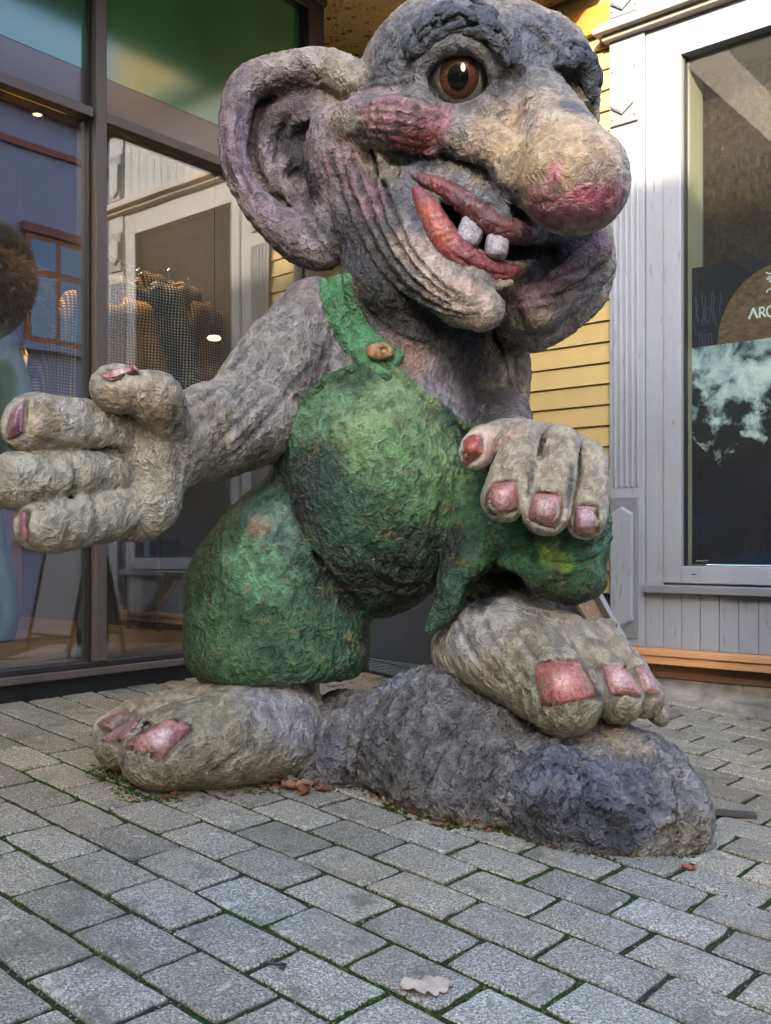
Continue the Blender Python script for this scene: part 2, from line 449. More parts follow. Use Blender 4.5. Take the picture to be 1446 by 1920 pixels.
def families(vol, A, Bc, n, r, k, rnd, ridge_too=True, lift=.0):
    """folds that run between two border curves, cut and raised alternately on the form"""
    A = np.array(curve([(a[0], a[1], 0, 0) for a in A], 3))[:, :2]; Bc = np.array(curve([(a[0], a[1], 0, 0) for a in Bc], 3))[:, :2]; todo = []
    for i in range(n):
        f = (i+.5+rnd.uniform(-.25, .25))/n; i0 = rnd.randrange(0, 3); i1 = len(A)-rnd.randrange(0, 4)
        ph = rnd.uniform(0, 6); rows = []
        for j in range(i0, i1):
            p = A[j]*(1-f)+Bc[j]*f; w_ = math.sin(j*.9+ph)*2.2; t_ = (j-i0)/(i1-i0-1); D = vol.ray(p[0]+w_, p[1]+w_*.6)
            if D is None: continue
            rows.append((p[0]+w_, p[1]+w_*.6, D-lift, r*(.35+.65*math.sin(math.pi*min(.95, max(.05, t_))))*rnd.uniform(.85, 1.15)))
        if len(rows) > 3 and max(abs(rows[m][2]-rows[m+1][2]) for m in range(len(rows)-1)) < .10: todo.append(rows)
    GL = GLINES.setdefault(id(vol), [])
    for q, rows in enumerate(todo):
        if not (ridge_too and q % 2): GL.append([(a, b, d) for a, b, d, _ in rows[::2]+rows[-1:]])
        if ridge_too and q % 2: vol.add(ch(*rows), k)
        else: vol.sub(ch(*rows), k)
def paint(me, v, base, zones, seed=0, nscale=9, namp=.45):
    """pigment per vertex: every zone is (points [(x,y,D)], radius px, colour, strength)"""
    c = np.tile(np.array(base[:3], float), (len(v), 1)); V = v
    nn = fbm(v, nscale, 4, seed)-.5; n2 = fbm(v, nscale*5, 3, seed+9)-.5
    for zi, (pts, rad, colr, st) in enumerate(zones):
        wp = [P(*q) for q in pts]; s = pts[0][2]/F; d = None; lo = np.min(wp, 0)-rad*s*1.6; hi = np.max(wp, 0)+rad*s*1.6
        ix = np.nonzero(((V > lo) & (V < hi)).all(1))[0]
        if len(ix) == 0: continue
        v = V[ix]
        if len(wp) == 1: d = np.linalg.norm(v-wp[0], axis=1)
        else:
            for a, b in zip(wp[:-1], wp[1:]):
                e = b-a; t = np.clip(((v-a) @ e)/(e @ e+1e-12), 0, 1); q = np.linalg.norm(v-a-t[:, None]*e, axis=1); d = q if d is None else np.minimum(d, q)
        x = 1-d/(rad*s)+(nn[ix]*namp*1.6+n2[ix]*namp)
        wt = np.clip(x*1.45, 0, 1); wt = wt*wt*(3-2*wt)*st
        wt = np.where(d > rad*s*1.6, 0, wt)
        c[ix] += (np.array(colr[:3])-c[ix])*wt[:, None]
    v = V
    at = me.color_attributes.new('paint', 'FLOAT_COLOR', 'POINT')
    at.data.foreach_set('color', np.concatenate([c, np.ones((len(v), 1))], 1).astype(np.float32).ravel())
def relief(v, n, amp, seed, dirn=None):
    """overlapping trowel dabs: warped ridged noise, returns displacement and a 0..1 crest value"""
    q = v*1.0
    w1 = np.stack([fbm(v, 7, 2, seed+20+k) for k in range(3)], 1)-.5
    q = q+w1*.13
    q = q*np.array([1, 1, .62])                                          # dabs run a little longer up and down
    r1 = ridge(q, 13, 1, seed+5); r2 = ridge(q+.3, 33, 1, seed+6); r3 = ridge(q+.7, 66, 1, seed+7)
    low = fbm(v, 6, 2, seed)-.5
    cr = .40*r1**1.6+.40*r2**2.0+.20*r3**1.5
    d = low*.012+(r1**1.6-.4)*.003+(r2**2-.35)*.0035+(r3**1.5-.4)*.0055
    return d*amp, cr
def sculpt(name, vol, mat, parent, base, zones, amp=1.0, seed=0, warp=True, keep=None, lumps=0.0, namp=.45, calm=()):
    v, f = vol.mesh()
    if keep is not None:
        m = keep(v); f = f[m[f].all(1)]; used = np.zeros(len(v), bool); used[f.ravel()] = True
        re = np.cumsum(used)-1; v = v[used]; f = re[f]
    n = vol.grad(v)
    d, cr = relief(v, n, amp, seed)
    if lumps: d = d+(fbm(v, 3.2, 3, seed+40)-.5)*lumps+(ridge(v, 5.5, 2, seed+41)-.6)*lumps*.45+np.floor(fbm(v, 6, 2, seed+43)*7)/7*lumps*.35
    if name == 'body':                                                  # finer handling round the eye
        e = P(862, 143, 2.95); q = np.linalg.norm(v-e, axis=1); d = d*np.clip((q-.06)/.12, .25, 1)
    fin = np.ones(len(v))
    for (x, y, D), rad, val in calm:
        q = np.linalg.norm(v-P(x, y, D), axis=1)/(rad*D/F); k_ = np.clip((q-.7)/.5, 0, 1); fin = np.minimum(fin, val+(1-val)*k_)
    d = d*fin
    v2 = v+n*d[:, None]
    me = make_mesh(name, v2, f); paint(me, v, base, zones, seed, 9, namp)
    at = me.attributes.new('finish', 'FLOAT', 'POINT'); at.data.foreach_set('value', fin.astype(np.float32))
    at = me.attributes.new('crest', 'FLOAT', 'POINT'); at.data.foreach_set('value', cr.astype(np.float32))
    return obj(name, me, mat, parent)
# ================================================================ the troll
def m_troll(name, lift=1.25, drop=.62, fleck=None, fleck_amt=0.0, scale=1.0, rough=.42, bump=1.0, pale=(.60, .58, .54, 1), paleamt=.5):
    t = NT(name, rough, .5); co = t.coord('World'); pc = t.attr('paint'); crest = t.attr('crest', 'Fac')
    w1 = t.noise(co, 16*scale, 4, .6, out='Color')
    def warp(k): return t.n('VectorMath', {0: co, 1: t.n('VectorMath', {0: w1, 1: (k/scale,)*3}, operation='MULTIPLY').outputs[0]}, operation='ADD').outputs[0]
    wv = warp(.11)
    v1 = t.voro(t.mapping(wv, (1, 1, .55)), 30*scale); v2 = t.voro(t.mapping(wv, (1.1, 1, .7), (.4, .2, .3)), 68*scale)
    e1 = t.math('POWER', v1, 1.6); e2 = t.math('POWER', v2, 1.5)              # crisp raised rims between trowel dabs
    b = t.noise(wv, 120*scale, 5, .7); a = t.noise(co, 7*scale, 5, .6)
    hgt = t.math('ADD', t.math('MULTIPLY', e1, .9), t.math('ADD', t.math('MULTIPLY', e2, .55), t.math('MULTIPLY', b, .35)))
    up = t.mix(1.0, pc, (lift, lift, lift, 1), 'MULTIPLY'); dn = t.mix(1.0, pc, (drop, drop, drop, 1), 'MULTIPLY')
    tone = t.math('ADD', t.math('MULTIPLY', a, .25), t.math('ADD', t.math('MULTIPLY', b, .35), t.math('ADD', t.math('MULTIPLY', e1, .35), t.math('MULTIPLY', crest, .25))))
    c = t.mix(t.gray(tone, [(.34, 0), (.62, 1)]), dn, up)
    if fleck is not None:
        fm = t.gray(t.noise(wv, 22*scale, 6, .78), [(.585, 0), (.615, fleck_amt)])
        c = t.mix(fm, c, fleck)
    hl = t.gray(t.math('ADD', t.math('MULTIPLY', e1, .5), t.math('ADD', t.math('MULTIPLY', e2, .35), t.math('MULTIPLY', t.noise(co, 30*scale, 5, .7), .7))), [(.66, 0), (.86, paleamt)])   # pale strokes on the rims
    lum = t.n('RGBToBW', {0: pc}).outputs[0]; hl = t.math('MULTIPLY', hl, t.gray(lum, [(.01, .12), (.16, 1)]))
    c = t.mix(hl, c, t.mix(.40, t.mix(1.0, pc, (2.2, 2.2, 2.2, 1), 'MULTIPLY'), pale))
    fin = t.attr('finish', 'Fac')
    bm = t.bump(hgt, t.math('MULTIPLY', fin, bump), .016/scale)
    bm = t.bump(t.noise(wv, 300*scale, 3, .65), .35*bump, .003, bm)
    return t.done(c, t.math('ADD', rough-.15, t.math('MULTIPLY', b, .35)), bm)
M_SKIN = m_troll('painted_skin', 1.22, .48, srgb('#94815f'), .30, scale=1.2, bump=1.0, paleamt=.32, rough=.38)
M_GREEN = m_troll('painted_overalls', 1.4, .42, srgb('#8a724c'), .6, pale=(.34, .50, .28, 1), paleamt=.42)
M_ROCK = m_troll('painted_rock', 1.4, .40, srgb('#857862'), .5, scale=.85, bump=1.5, rough=.36, pale=(.52, .52, .52, 1), paleamt=.55)
M_HAIR = m_troll('painted_brow', 1.6, .45, scale=1.5, pale=(.3, .34, .4, 1), paleamt=.5)
def m_gloss(name, rough=.28, bump=.6, scale=1.0):
    t = NT(name, rough, .6); co = t.coord('World'); pc = t.attr('paint')
    n = t.noise(co, 55*scale, 5, .65, 1.5)
    c = t.mix(t.gray(n, [(.38, 0), (.65, 1)]), t.mix(1.0, pc, (.6, .5, .52, 1), 'MULTIPLY'), t.mix(1.0, pc, (1.35, 1.35, 1.4, 1), 'MULTIPLY'))
    c = t.mix(t.gray(t.noise(co, 60*scale, 3, .6, 1.2), [(.56, 0), (.70, .30)]), c, (.55, .47, .48, 1))
    return t.done(c, None, t.bump(n, bump, .006))
M_NAIL = m_gloss('nail_paint'); M_LIP = m_gloss('lip_paint', .4, .8); M_TOOTH = m_gloss('tooth_paint', .45, .7)

troll = empty('troll_statue', 'giant grinning troll statue in green overalls, one hand stretched out, one on its knee', 'statue', (-.05, 2.95, .15))
TI = -np.array(troll.location)
def adopt(o):                     # parts are modelled in world metres; keep them there under the empty
    o.parent = troll; o.matrix_parent_inverse = Matrix.Translation(-troll.location); return o
S = Vol((-1.16, 2.22, -.02), (.86, 3.76, 2.70), .0066)
# -------- torso, neck, arms
for q, k in [
    (ell(740, 800, 3.22, 165, 170, 120), .06), (ell(700, 700, 3.24, 155, 120, 105), .06),
    (ell(790, 640, 3.22, 120, 95, 100), .06), (ell(650, 640, 3.26, 95, 110, 90), .05),
    (ell(905, 690, 3.36, 85, 105, 90), .05),
    (ell(700, 950, 3.2, 150, 180, 120), .05),
    (ch((925, 690, 3.38, 64), (935, 770, 3.32, 58), (955, 830, 3.1, 52), (985, 845, 2.95, 50)), .03),
    (ch((590, 592, 3.18, 70), (548, 660, 3.13, 84), (500, 730, 3.08, 90), (462, 785, 3.03, 88)), .03),
    (ch((470, 790, 3.03, 88), (400, 808, 2.94, 90), (345, 822, 2.86, 84)), .02)]: S.add(q, k)
# -------- open hand
for q, k in [
    (ch((325, 835, 2.82, 82), (275, 868, 2.76, 84)), .02), (ell(238, 885, 2.72, 92, 118, 46, rot=8), .03),
    (ell(268, 950, 2.71, 74, 62, 50, rot=-30), .04), (ell(300, 800, 2.72, 50, 62, 44), .03)]: S.add(q, k)
S.sub(ell(240, 868, 2.60, 58, 70, 34), .04)
for q, k in [
    (ch((318, 800, 2.70, 40), (298, 752, 2.63, 47), n=1), .012), (ell(285, 742, 2.62, 50, 47, 46), .02), (ell(222, 729, 2.58, 50, 46, 44, rot=4), .02),
    (ch((215, 812, 2.66, 42), (185, 803, 2.635, 47), (150, 798, 2.59, 49), (110, 796, 2.55, 51), (72, 795, 2.52, 54), (52, 800, 2.505, 47)), .008),
    (ch((215, 888, 2.66, 40), (175, 887, 2.62, 44), (125, 890, 2.56, 49), (75, 897, 2.52, 53), (30, 903, 2.49, 54), (8, 906, 2.485, 48)), .006),
    (ch((240, 955, 2.68, 46), (200, 965, 2.64, 52), (148, 974, 2.58, 52), (95, 984, 2.52, 52), (74, 986, 2.505, 47)), .006)]: S.add(q, k)
S.add(ell(64, 792, 2.515, 56, 54, 44, rot=-20), .01)
for a in [((124, 742, 2.505, 8), (137, 798, 2.49, 10), (124, 852, 2.505, 8)), ((170, 748, 2.55, 7), (181, 800, 2.54, 9), (168, 848, 2.55, 7)),
          ((84, 850, 2.47, 8), (99, 898, 2.455, 10), (82, 954, 2.475, 8)), ((134, 840, 2.53, 7), (148, 890, 2.515, 9), (134, 934, 2.53, 7)),
          ((127, 932, 2.50, 8), (144, 982, 2.48, 10), (123, 1034, 2.50, 8)), ((177, 926, 2.56, 7), (190, 970, 2.545, 9), (173, 1026, 2.56, 7)),
          ((20, 850, 2.50, 6), (90, 848, 2.53, 7), (150, 845, 2.58, 6), (215, 838, 2.63, 5)), ((60, 945, 2.50, 6), (110, 938, 2.53, 7), (170, 926, 2.59, 6), (205, 905, 2.63, 7)),
          ((250, 770, 2.60, 4), (275, 800, 2.62, 6), (290, 850, 2.66, 4)), ((205, 918, 2.63, 4), (228, 945, 2.64, 5), (236, 985, 2.65, 3)), ((212, 790, 2.62, 5), (232, 800, 2.64, 6), (215, 850, 2.63, 4))]: S.sub(ch(*a, n=3), .012)
# -------- hand on the knee
for q, k in [
    (ell(1015, 848, 2.88, 112, 55, 62, rot=9), .03), (ell(955, 830, 2.92, 60, 42, 50), .03),
    (ch((988, 832, 2.80, 44), (970, 885, 2.725, 48), (946, 935, 2.685, 43)), .012),
    (ch((1050, 842, 2.79, 45), (1038, 900, 2.71, 49), (1024, 958, 2.66, 46)), .010),
    (ch((1102, 862, 2.80, 36), (1104, 920, 2.73, 38), (1098, 974, 2.685, 37)), .010),
    (ch((950, 825, 2.86, 34), (905, 832, 2.82, 34), (892, 850, 2.795, 33), n=2), .010)]: S.add(q, k)
for a in [((1020, 808, 2.785, 8), (1009, 860, 2.72, 13), (988, 930, 2.67, 12), (984, 975, 2.68, 10)), ((1080, 825, 2.785, 8), (1078, 890, 2.70, 13), (1062, 955, 2.665, 12), (1058, 1000, 2.67, 10)),
          ((950, 804, 2.80, 6), (938, 840, 2.775, 10), (920, 895, 2.75, 9)), ((930, 905, 2.68, 2), (945, 899, 2.675, 3), (968, 902, 2.68, 2)), ((960, 862, 2.74, 2), (975, 858, 2.735, 3), (995, 862, 2.74, 2)), ((1020, 885, 2.71, 2), (1040, 880, 2.70, 3), (1060, 886, 2.71, 2)), ((1090, 905, 2.71, 2), (1105, 902, 2.70, 3), (1122, 906, 2.71, 2))]: S.sub(ch(*a, n=3), .010)
# -------- feet and shins
for q, k in [
    (ch((985, 1100, 3.16, 56), (965, 1170, 3.05, 72), (935, 1212, 2.95, 90)), .03),
    (ell(880, 1222, 2.98, 72, 66, 80), .04), (ch((935, 1215, 2.88, 92), (1005, 1262, 2.78, 84), (1052, 1300, 2.68, 76)), .04),
    (ell(1062, 1312, 2.66, 66, 66, 66), .02), (ell(1040, 1192, 2.92, 90, 48, 80, rot=18), .04),
    (ch((1060, 1200, 2.88, 52), (1130, 1262, 2.80, 44), (1160, 1312, 2.745, 46)), .016),
    (ch((1120, 1200, 2.94, 42), (1180, 1262, 2.88, 36), (1206, 1310, 2.83, 37)), .014),
    (ch((1170, 1240, 2.98, 30), (1215, 1300, 2.94, 28), (1236, 1342, 2.90, 19)), .012),
    (ch((1060, 1180, 3.05, 14), (1120, 1170, 3.0, 12), (1148, 1172, 2.98, 10)), .01),
    (ch((500, 1255, 3.10, 100), (505, 1330, 3.06, 92)), .04), (ch((520, 1368, 3.0, 92), (420, 1385, 2.9, 90), (330, 1400, 2.83, 80)), .04),
    (ell(296, 1412, 2.80, 70, 68, 72, rot=-8), .02), (ell(470, 1330, 3.02, 90, 60, 90), .04),
    (ch((400, 1335, 3.02, 56), (300, 1362, 2.97, 50), (226, 1394, 2.92, 46)), .016),
    (ch((380, 1322, 3.08, 44), (250, 1352, 3.04, 38), (208, 1370, 3.0, 32)), .012)]: S.add(q, k)
S.half(P(860, 1290, 2.95), (-.2, -.1, -1), .03, P(780, 1420, 3.1), P(930, 1240, 2.8)) if False else None
for a in [((1020, 1190, 2.80, 6), (1080, 1230, 2.725, 10), (1120, 1290, 2.68, 10), (1130, 1360, 2.67, 9)), ((1110, 1200, 2.85, 5), (1170, 1250, 2.78, 8), (1208, 1320, 2.77, 8)),
          ((430, 1312, 2.93, 6), (330, 1350, 2.86, 10), (258, 1385, 2.82, 10), (226, 1440, 2.80, 9)), ((330, 1335, 2.98, 4), (270, 1352, 2.95, 5), (212, 1378, 2.94, 4))]: S.sub(ch(*a, n=3), .014)
# -------- head
for q, k in [
    (ell(872, 198, 3.24, 206, 200, 200), .05), (ell(820, 430, 3.14, 160, 170, 140), .06), (ell(905, 300, 3.12, 165, 150, 140), .05),
    (ell(645, 315, 3.2, 76, 118, 70, rot=-12), .03), (ell(690, 430, 3.16, 70, 110, 80, rot=-24), .04), (ell(900, 440, 3.02, 115, 110, 80), .04), (ell(1050, 470, 3.14, 88, 90, 90), .04),
    (ell(1000, 120, 3.12, 105, 90, 90), .04), (ell(725, 530, 3.12, 86, 78, 90, rot=20), .05), (ell(985, 560, 3.12, 75, 70, 80), .04), (ell(620, 235, 3.30, 90, 120, 60), .04), (ell(1020, 400, 3.12, 110, 100, 90), .04)]: S.add(q, k)
# cheek, mouth frame, chin
for q, k in [
    (ell(765, 234, 2.965, 88, 52, 64, rot=2), .02), (ell(700, 235, 3.05, 80, 50, 60, rot=4), .05), (ell(660, 300, 3.12, 60, 90, 50, rot=-14), .04),
    (ell(880, 345, 2.985, 92, 40, 50, rot=36), .02), (ell(950, 400, 2.92, 60, 36, 46, rot=30), .02),
    (ch((755, 440, 3.0, 56), (805, 510, 2.96, 56), (860, 560, 2.92, 52), (905, 580, 2.885, 41)), .02),
    (ch((640, 250, 3.10, 20), (672, 330, 3.05, 24), (712, 410, 3.02, 26), (752, 480, 3.0, 26), n=3), .012),
    (ch((695, 250, 3.04, 14), (722, 330, 3.0, 18), (745, 400, 2.985, 20), (775, 455, 2.97, 18), n=3), .010),
    (ch((762, 320, 2.97, 14), (768, 370, 2.95, 22), (790, 430, 2.94, 24), (830, 485, 2.92, 24), (900, 530, 2.90, 22), n=3), .012),
    (ell(1095, 455, 3.08, 52, 50, 55), .02),
    (ch((1122, 470, 3.02, 24), (1060, 520, 3.0, 26), (1000, 570, 3.0, 26), n=3), .012), (ch((1130, 500, 3.06, 24), (1090, 545, 3.05, 24), (1010, 590, 3.02, 28), n=3), .012)]: S.add(q, k)
# nose
for q, k in [
    (ch((1012, 180, 2.99, 52), (1035, 250, 2.90, 74), (1062, 310, 2.80, 88), (1080, 338, 2.74, 94)), .03), (ell(1078, 342, 2.72, 98, 92, 92), .03),
    (ell(918, 284, 2.90, 96, 46, 58, rot=20), .022), (ell(1000, 340, 2.86, 88, 62, 66, rot=28), .03), (ell(873, 262, 2.915, 42, 33, 48, rot=8), .014)]: S.add(q, k)
# ear near
S.add(ell(545, 292, 3.33, 122, 190, 34, rot=-20), .02); S.add(ell(575, 160, 3.26, 95, 45, 30, rot=4), .02); S.add(ell(585, 440, 3.22, 70, 60, 40), .03)
S.add(ch((672, 160, 3.16, 36), (622, 134, 3.20, 36), (560, 132, 3.22, 36), (505, 142, 3.22, 34), (460, 165, 3.21, 30), (442, 225, 3.20, 28), (438, 290, 3.20, 27), (460, 352, 3.20, 28),
         (505, 408, 3.20, 33), (560, 448, 3.19, 42), (608, 462, 3.17, 44), (625, 420, 3.18, 40), n=3), .02)
S.add(ch((520, 350, 3.27, 16), (500, 300, 3.265, 17), (505, 240, 3.26, 20), (540, 205, 3.25, 22), (590, 205, 3.24, 20), (628, 232, 3.2, 18), n=3), .014)
S.add(ch((555, 300, 3.24, 14), (528, 318, 3.25, 13), (535, 350, 3.26, 14), (590, 400, 3.24, 26), n=3), .014)
S.sub(ell(570, 262, 3.22, 42, 34, 34, rot=-10), .014); S.sub(ell(575, 330, 3.225, 34, 42, 22, rot=-20), .014); S.sub(ell(550, 148, 3.235, 70, 22, 26, rot=-6), .014)
# far ear
S.add(ell(1075, 520, 3.34, 66, 100, 40, rot=25), .02)
S.add(ch((1128, 440, 3.30, 20), (1132, 490, 3.28, 24), (1108, 550, 3.26, 32), (1060, 590, 3.22, 36), (1000, 622, 3.17, 36), (962, 620, 3.16, 30), n=2), .02)
# brows and sockets
for q, k in [
    (ch((768, 112, 3.03, 22), (800, 78, 2.99, 28), (860, 56, 2.96, 32), (925, 78, 2.93, 30), (962, 125, 2.92, 22), n=2), .02),
    (ch((1035, 128, 2.99, 22), (1075, 118, 3.0, 26), (1104, 160, 3.05, 20), (1112, 225, 3.08, 12), n=2), .02), (ell(1078, 190, 3.05, 34, 28, 34), .02)]: S.add(q, k)
S.sub(ell(862, 143, 2.94, 62, 62, 60), .010); S.sub(ell(1092, 232, 3.02, 22, 26, 26), .012)
S.add(ell(862, 146, 3.08, 62, 62, 30), .01)
for a, k in [
    (((782, 182, 2.985, 8), (792, 134, 2.950, 14), (828, 92, 2.92, 19), (880, 82, 2.905, 20), (920, 114, 2.915, 16), (930, 174, 2.935, 11)), .008),
    (((786, 176, 2.98, 7), (820, 198, 2.95, 9), (868, 208, 2.935, 10), (908, 198, 2.93, 9), (926, 170, 2.935, 8)), .008),
    (((760, 198, 3.0, 6), (810, 219, 2.965, 8), (862, 228, 2.945, 8), (905, 222, 2.935, 6)), .008),
    (((700, 168, 3.07, 7), (760, 150, 3.03, 8), (800, 112, 3.0, 7)), .01), (((660, 185, 3.12, 7), (730, 178, 3.05, 9), (790, 178, 3.0, 7)), .01),
    (((660, 215, 3.10, 7), (730, 200, 3.02, 8), (800, 205, 2.97, 8), (840, 222, 2.95, 6)), .008)]: S.add(ch(*a, n=3), k)
# grooves of the face
for a, k in [
    (((838, 225, 2.945, 5), (848, 255, 2.93, 8), (850, 288, 2.925, 12), (800, 305, 2.94, 15), (735, 296, 2.98, 14)), .01),
    (((692, 262, 3.03, 8), (712, 320, 3.005, 12), (742, 390, 2.985, 12), (770, 450, 2.98, 7)), .01),
    (((650, 225, 3.09, 4), (690, 238, 3.03, 5), (760, 252, 2.965, 4)), .008), (((700, 222, 3.03, 4), (770, 226, 2.965, 5), (820, 236, 2.95, 4)), .008),
    (((620, 270, 3.14, 4), (655, 350, 3.10, 6), (700, 440, 3.07, 7), (760, 530, 3.04, 5)), .01),
    (((852, 296, 2.905, 8), (888, 307, 2.885, 12), (930, 334, 2.868, 15), (962, 374, 2.862, 16), (984, 415, 2.862, 15), (1030, 440, 2.87, 12)), .008),
    (((750, 330, 2.96, 5), (752, 380, 2.965, 7), (775, 440, 2.965, 5)), .01),
    (((1130, 485, 3.02, 4), (1075, 530, 2.99, 5), (1000, 575, 2.985, 4)), .008), (((1125, 448, 3.04, 4), (1060, 490, 3.0, 5), (985, 530, 2.99, 4)), .008),
    (((925, 600, 2.94, 5), (950, 570, 2.95, 9), (975, 530, 2.96, 7)), .012),
    (((1018, 60, 3.02, 5), (1040, 110, 2.99, 6), (1030, 150, 2.98, 5)), .01)]: S.sub(ch(*a, n=3), k)
# mouth
UPL = [(776, 332, 7), (800, 338, 11), (838, 356, 15), (873, 382, 18), (907, 408, 20), (945, 428, 22), (978, 437, 20), (990, 440, 16)]
LOL = [(780, 356, 7), (793, 376, 14), (812, 412, 21), (838, 455, 25), (873, 486, 22), (914, 505, 20), (950, 510, 15), (966, 506, 9)]
S.add(ell(900, 430, 3.0, 120, 105, 70, rot=30), .03)
S.add(ch((770, 352, 2.965, 9), (780, 385, 2.955, 12), (798, 430, 2.94, 15), (830, 482, 2.925, 16), (872, 520, 2.91, 15), (918, 536, 2.905, 12), (955, 532, 2.92, 8), n=2), .012)
S.add(ch((772, 318, 2.955, 8), (805, 318, 2.94, 13), (845, 334, 2.925, 16), (885, 360, 2.91, 17), (920, 388, 2.905, 16), (960, 410, 2.91, 12), n=2), .014)
DU = [S.ray(x, y) for x, y, _ in UPL]; DLW = [S.ray(x, y) for x, y, _ in LOL]
for dd in (.0, .045, .09):
    S.sub(ch((788, 348, 2.915+dd, 6), (818, 372, 2.90+dd, 11), (846, 400, 2.89+dd, 18), (880, 430, 2.88+dd, 24), (925, 455, 2.875+dd, 27), (968, 470, 2.88+dd, 24), (1005, 472, 2.90+dd, 16), (1045, 466, 2.93+dd, 9), n=2), .008)
# swept hair lines on the skull
rr = random.Random(5)
for i in range(9):
    x0 = 905+i*24; S.sub(ch((x0-30, 12+i*2, 3.14, 3), (x0+5, 22+i*3, 3.08, 5), (x0+40, 60+i*6, 3.06, 4), n=3), .008)
# wrinkle fans
for i in range(6):
    S.sub(ch((1000+i*6, 545+i*9, 3.0, 2.5), (1050+i*6, 505+i*10, 2.985, 4), (1110+i*4, 470+i*12, 3.02, 3), n=2), .006)
for i in range(5):
    S.sub(ch((800+i*9, 130-i*3, 2.965, 2), (812+i*12, 98-i*3, 2.94, 3), (850+i*10, 78-i*2, 2.93, 2), n=2), .006)

# main grooves carry a dark wash, crease shade put into the paint
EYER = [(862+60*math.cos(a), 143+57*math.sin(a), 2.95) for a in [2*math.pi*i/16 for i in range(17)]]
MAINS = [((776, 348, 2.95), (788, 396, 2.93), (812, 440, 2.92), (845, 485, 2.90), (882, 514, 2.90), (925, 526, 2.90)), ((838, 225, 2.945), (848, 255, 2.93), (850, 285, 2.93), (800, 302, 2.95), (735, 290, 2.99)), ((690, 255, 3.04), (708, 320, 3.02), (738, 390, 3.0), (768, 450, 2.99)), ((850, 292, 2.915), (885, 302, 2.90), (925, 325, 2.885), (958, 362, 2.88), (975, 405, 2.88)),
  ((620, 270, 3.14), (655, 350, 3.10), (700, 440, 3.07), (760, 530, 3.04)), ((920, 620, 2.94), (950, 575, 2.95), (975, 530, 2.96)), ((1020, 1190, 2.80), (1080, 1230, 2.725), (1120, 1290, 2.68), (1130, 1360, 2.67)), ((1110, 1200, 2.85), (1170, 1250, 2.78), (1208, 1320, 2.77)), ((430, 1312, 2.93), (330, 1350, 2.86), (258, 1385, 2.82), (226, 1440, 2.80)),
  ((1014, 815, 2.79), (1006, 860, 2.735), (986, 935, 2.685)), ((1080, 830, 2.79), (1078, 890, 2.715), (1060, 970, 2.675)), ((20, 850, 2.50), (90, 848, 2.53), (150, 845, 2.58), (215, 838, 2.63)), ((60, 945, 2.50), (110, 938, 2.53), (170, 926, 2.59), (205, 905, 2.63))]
# families of folds
rq = random.Random(77)
families(S, [(585, 265), (600, 360), (650, 470), (715, 555), (820, 606), (915, 604)], [(705, 262), (738, 350), (762, 420), (800, 488), (862, 548), (925, 566)], 13, 4.2, .010, rq, True)
families(S, [(645, 186), (720, 168), (790, 182), (842, 216)], [(655, 262), (730, 278), (800, 288), (846, 266)], 6, 2.8, .010, rq, False)
families(S, [(700, 120), (745, 105), (790, 112)], [(690, 170), (740, 165), (788, 150)], 4, 3.5, .008, rq, False)
families(S, [(1130, 455), (1070, 478), (990, 508)], [(1100, 590), (1040, 600), (965, 606)], 9, 4.2, .010, rq, True)
families(S, [(690, 110), (760, 35), (850, 6)], [(745, 115), (790, 60), (860, 25)], 4, 4, .010, rq, False)
families(S, [(985, 15), (1030, 40), (1080, 92)], [(950, 40), (1000, 75), (1040, 112)], 5, 4.5, .010, rq, True)
families(S, [(930, 200), (970, 190), (1005, 150)], [(925, 250), (975, 240), (1020, 215)], 4, 3.2, .010, rq, False)
families(S, [(430, 180), (415, 270), (440, 360), (500, 425)], [(470, 180), (458, 270), (475, 350), (530, 410)], 4, 3.6, .010, rq, True)
families(S, [(590, 360), (620, 430), (640, 490)], [(540, 420), (590, 470), (640, 500)], 4, 3.4, .010, rq, False)
families(S, [(440, 640), (400, 690), (350, 730)], [(580, 690), (500, 800), (420, 880)], 8, 3.6, .014, rq, True)
families(S, [(345, 745), (350, 820), (345, 900)], [(322, 745), (328, 830), (330, 905)], 3, 4.5, .012, rq, False)
families(S, [(845, 1160), (870, 1215), (930, 1280), (1000, 1340)], [(1040, 1140), (1060, 1180), (1085, 1220), (1100, 1236)], 8, 3.6, .014, rq, True)
families(S, [(400, 1450), (440, 1430), (470, 1400)], [(350, 1440), (370, 1410), (410, 1385)], 4, 4, .012, rq, True)
families(S, [(930, 640), (945, 700), (960, 770)], [(985, 660), (985, 720), (988, 775)], 5, 4.5, .012, rq, True)
families(S, [(660, 590), (700, 640), (770, 660)], [(700, 570), (760, 620), (850, 640)], 5, 4.5, .014, rq, True)

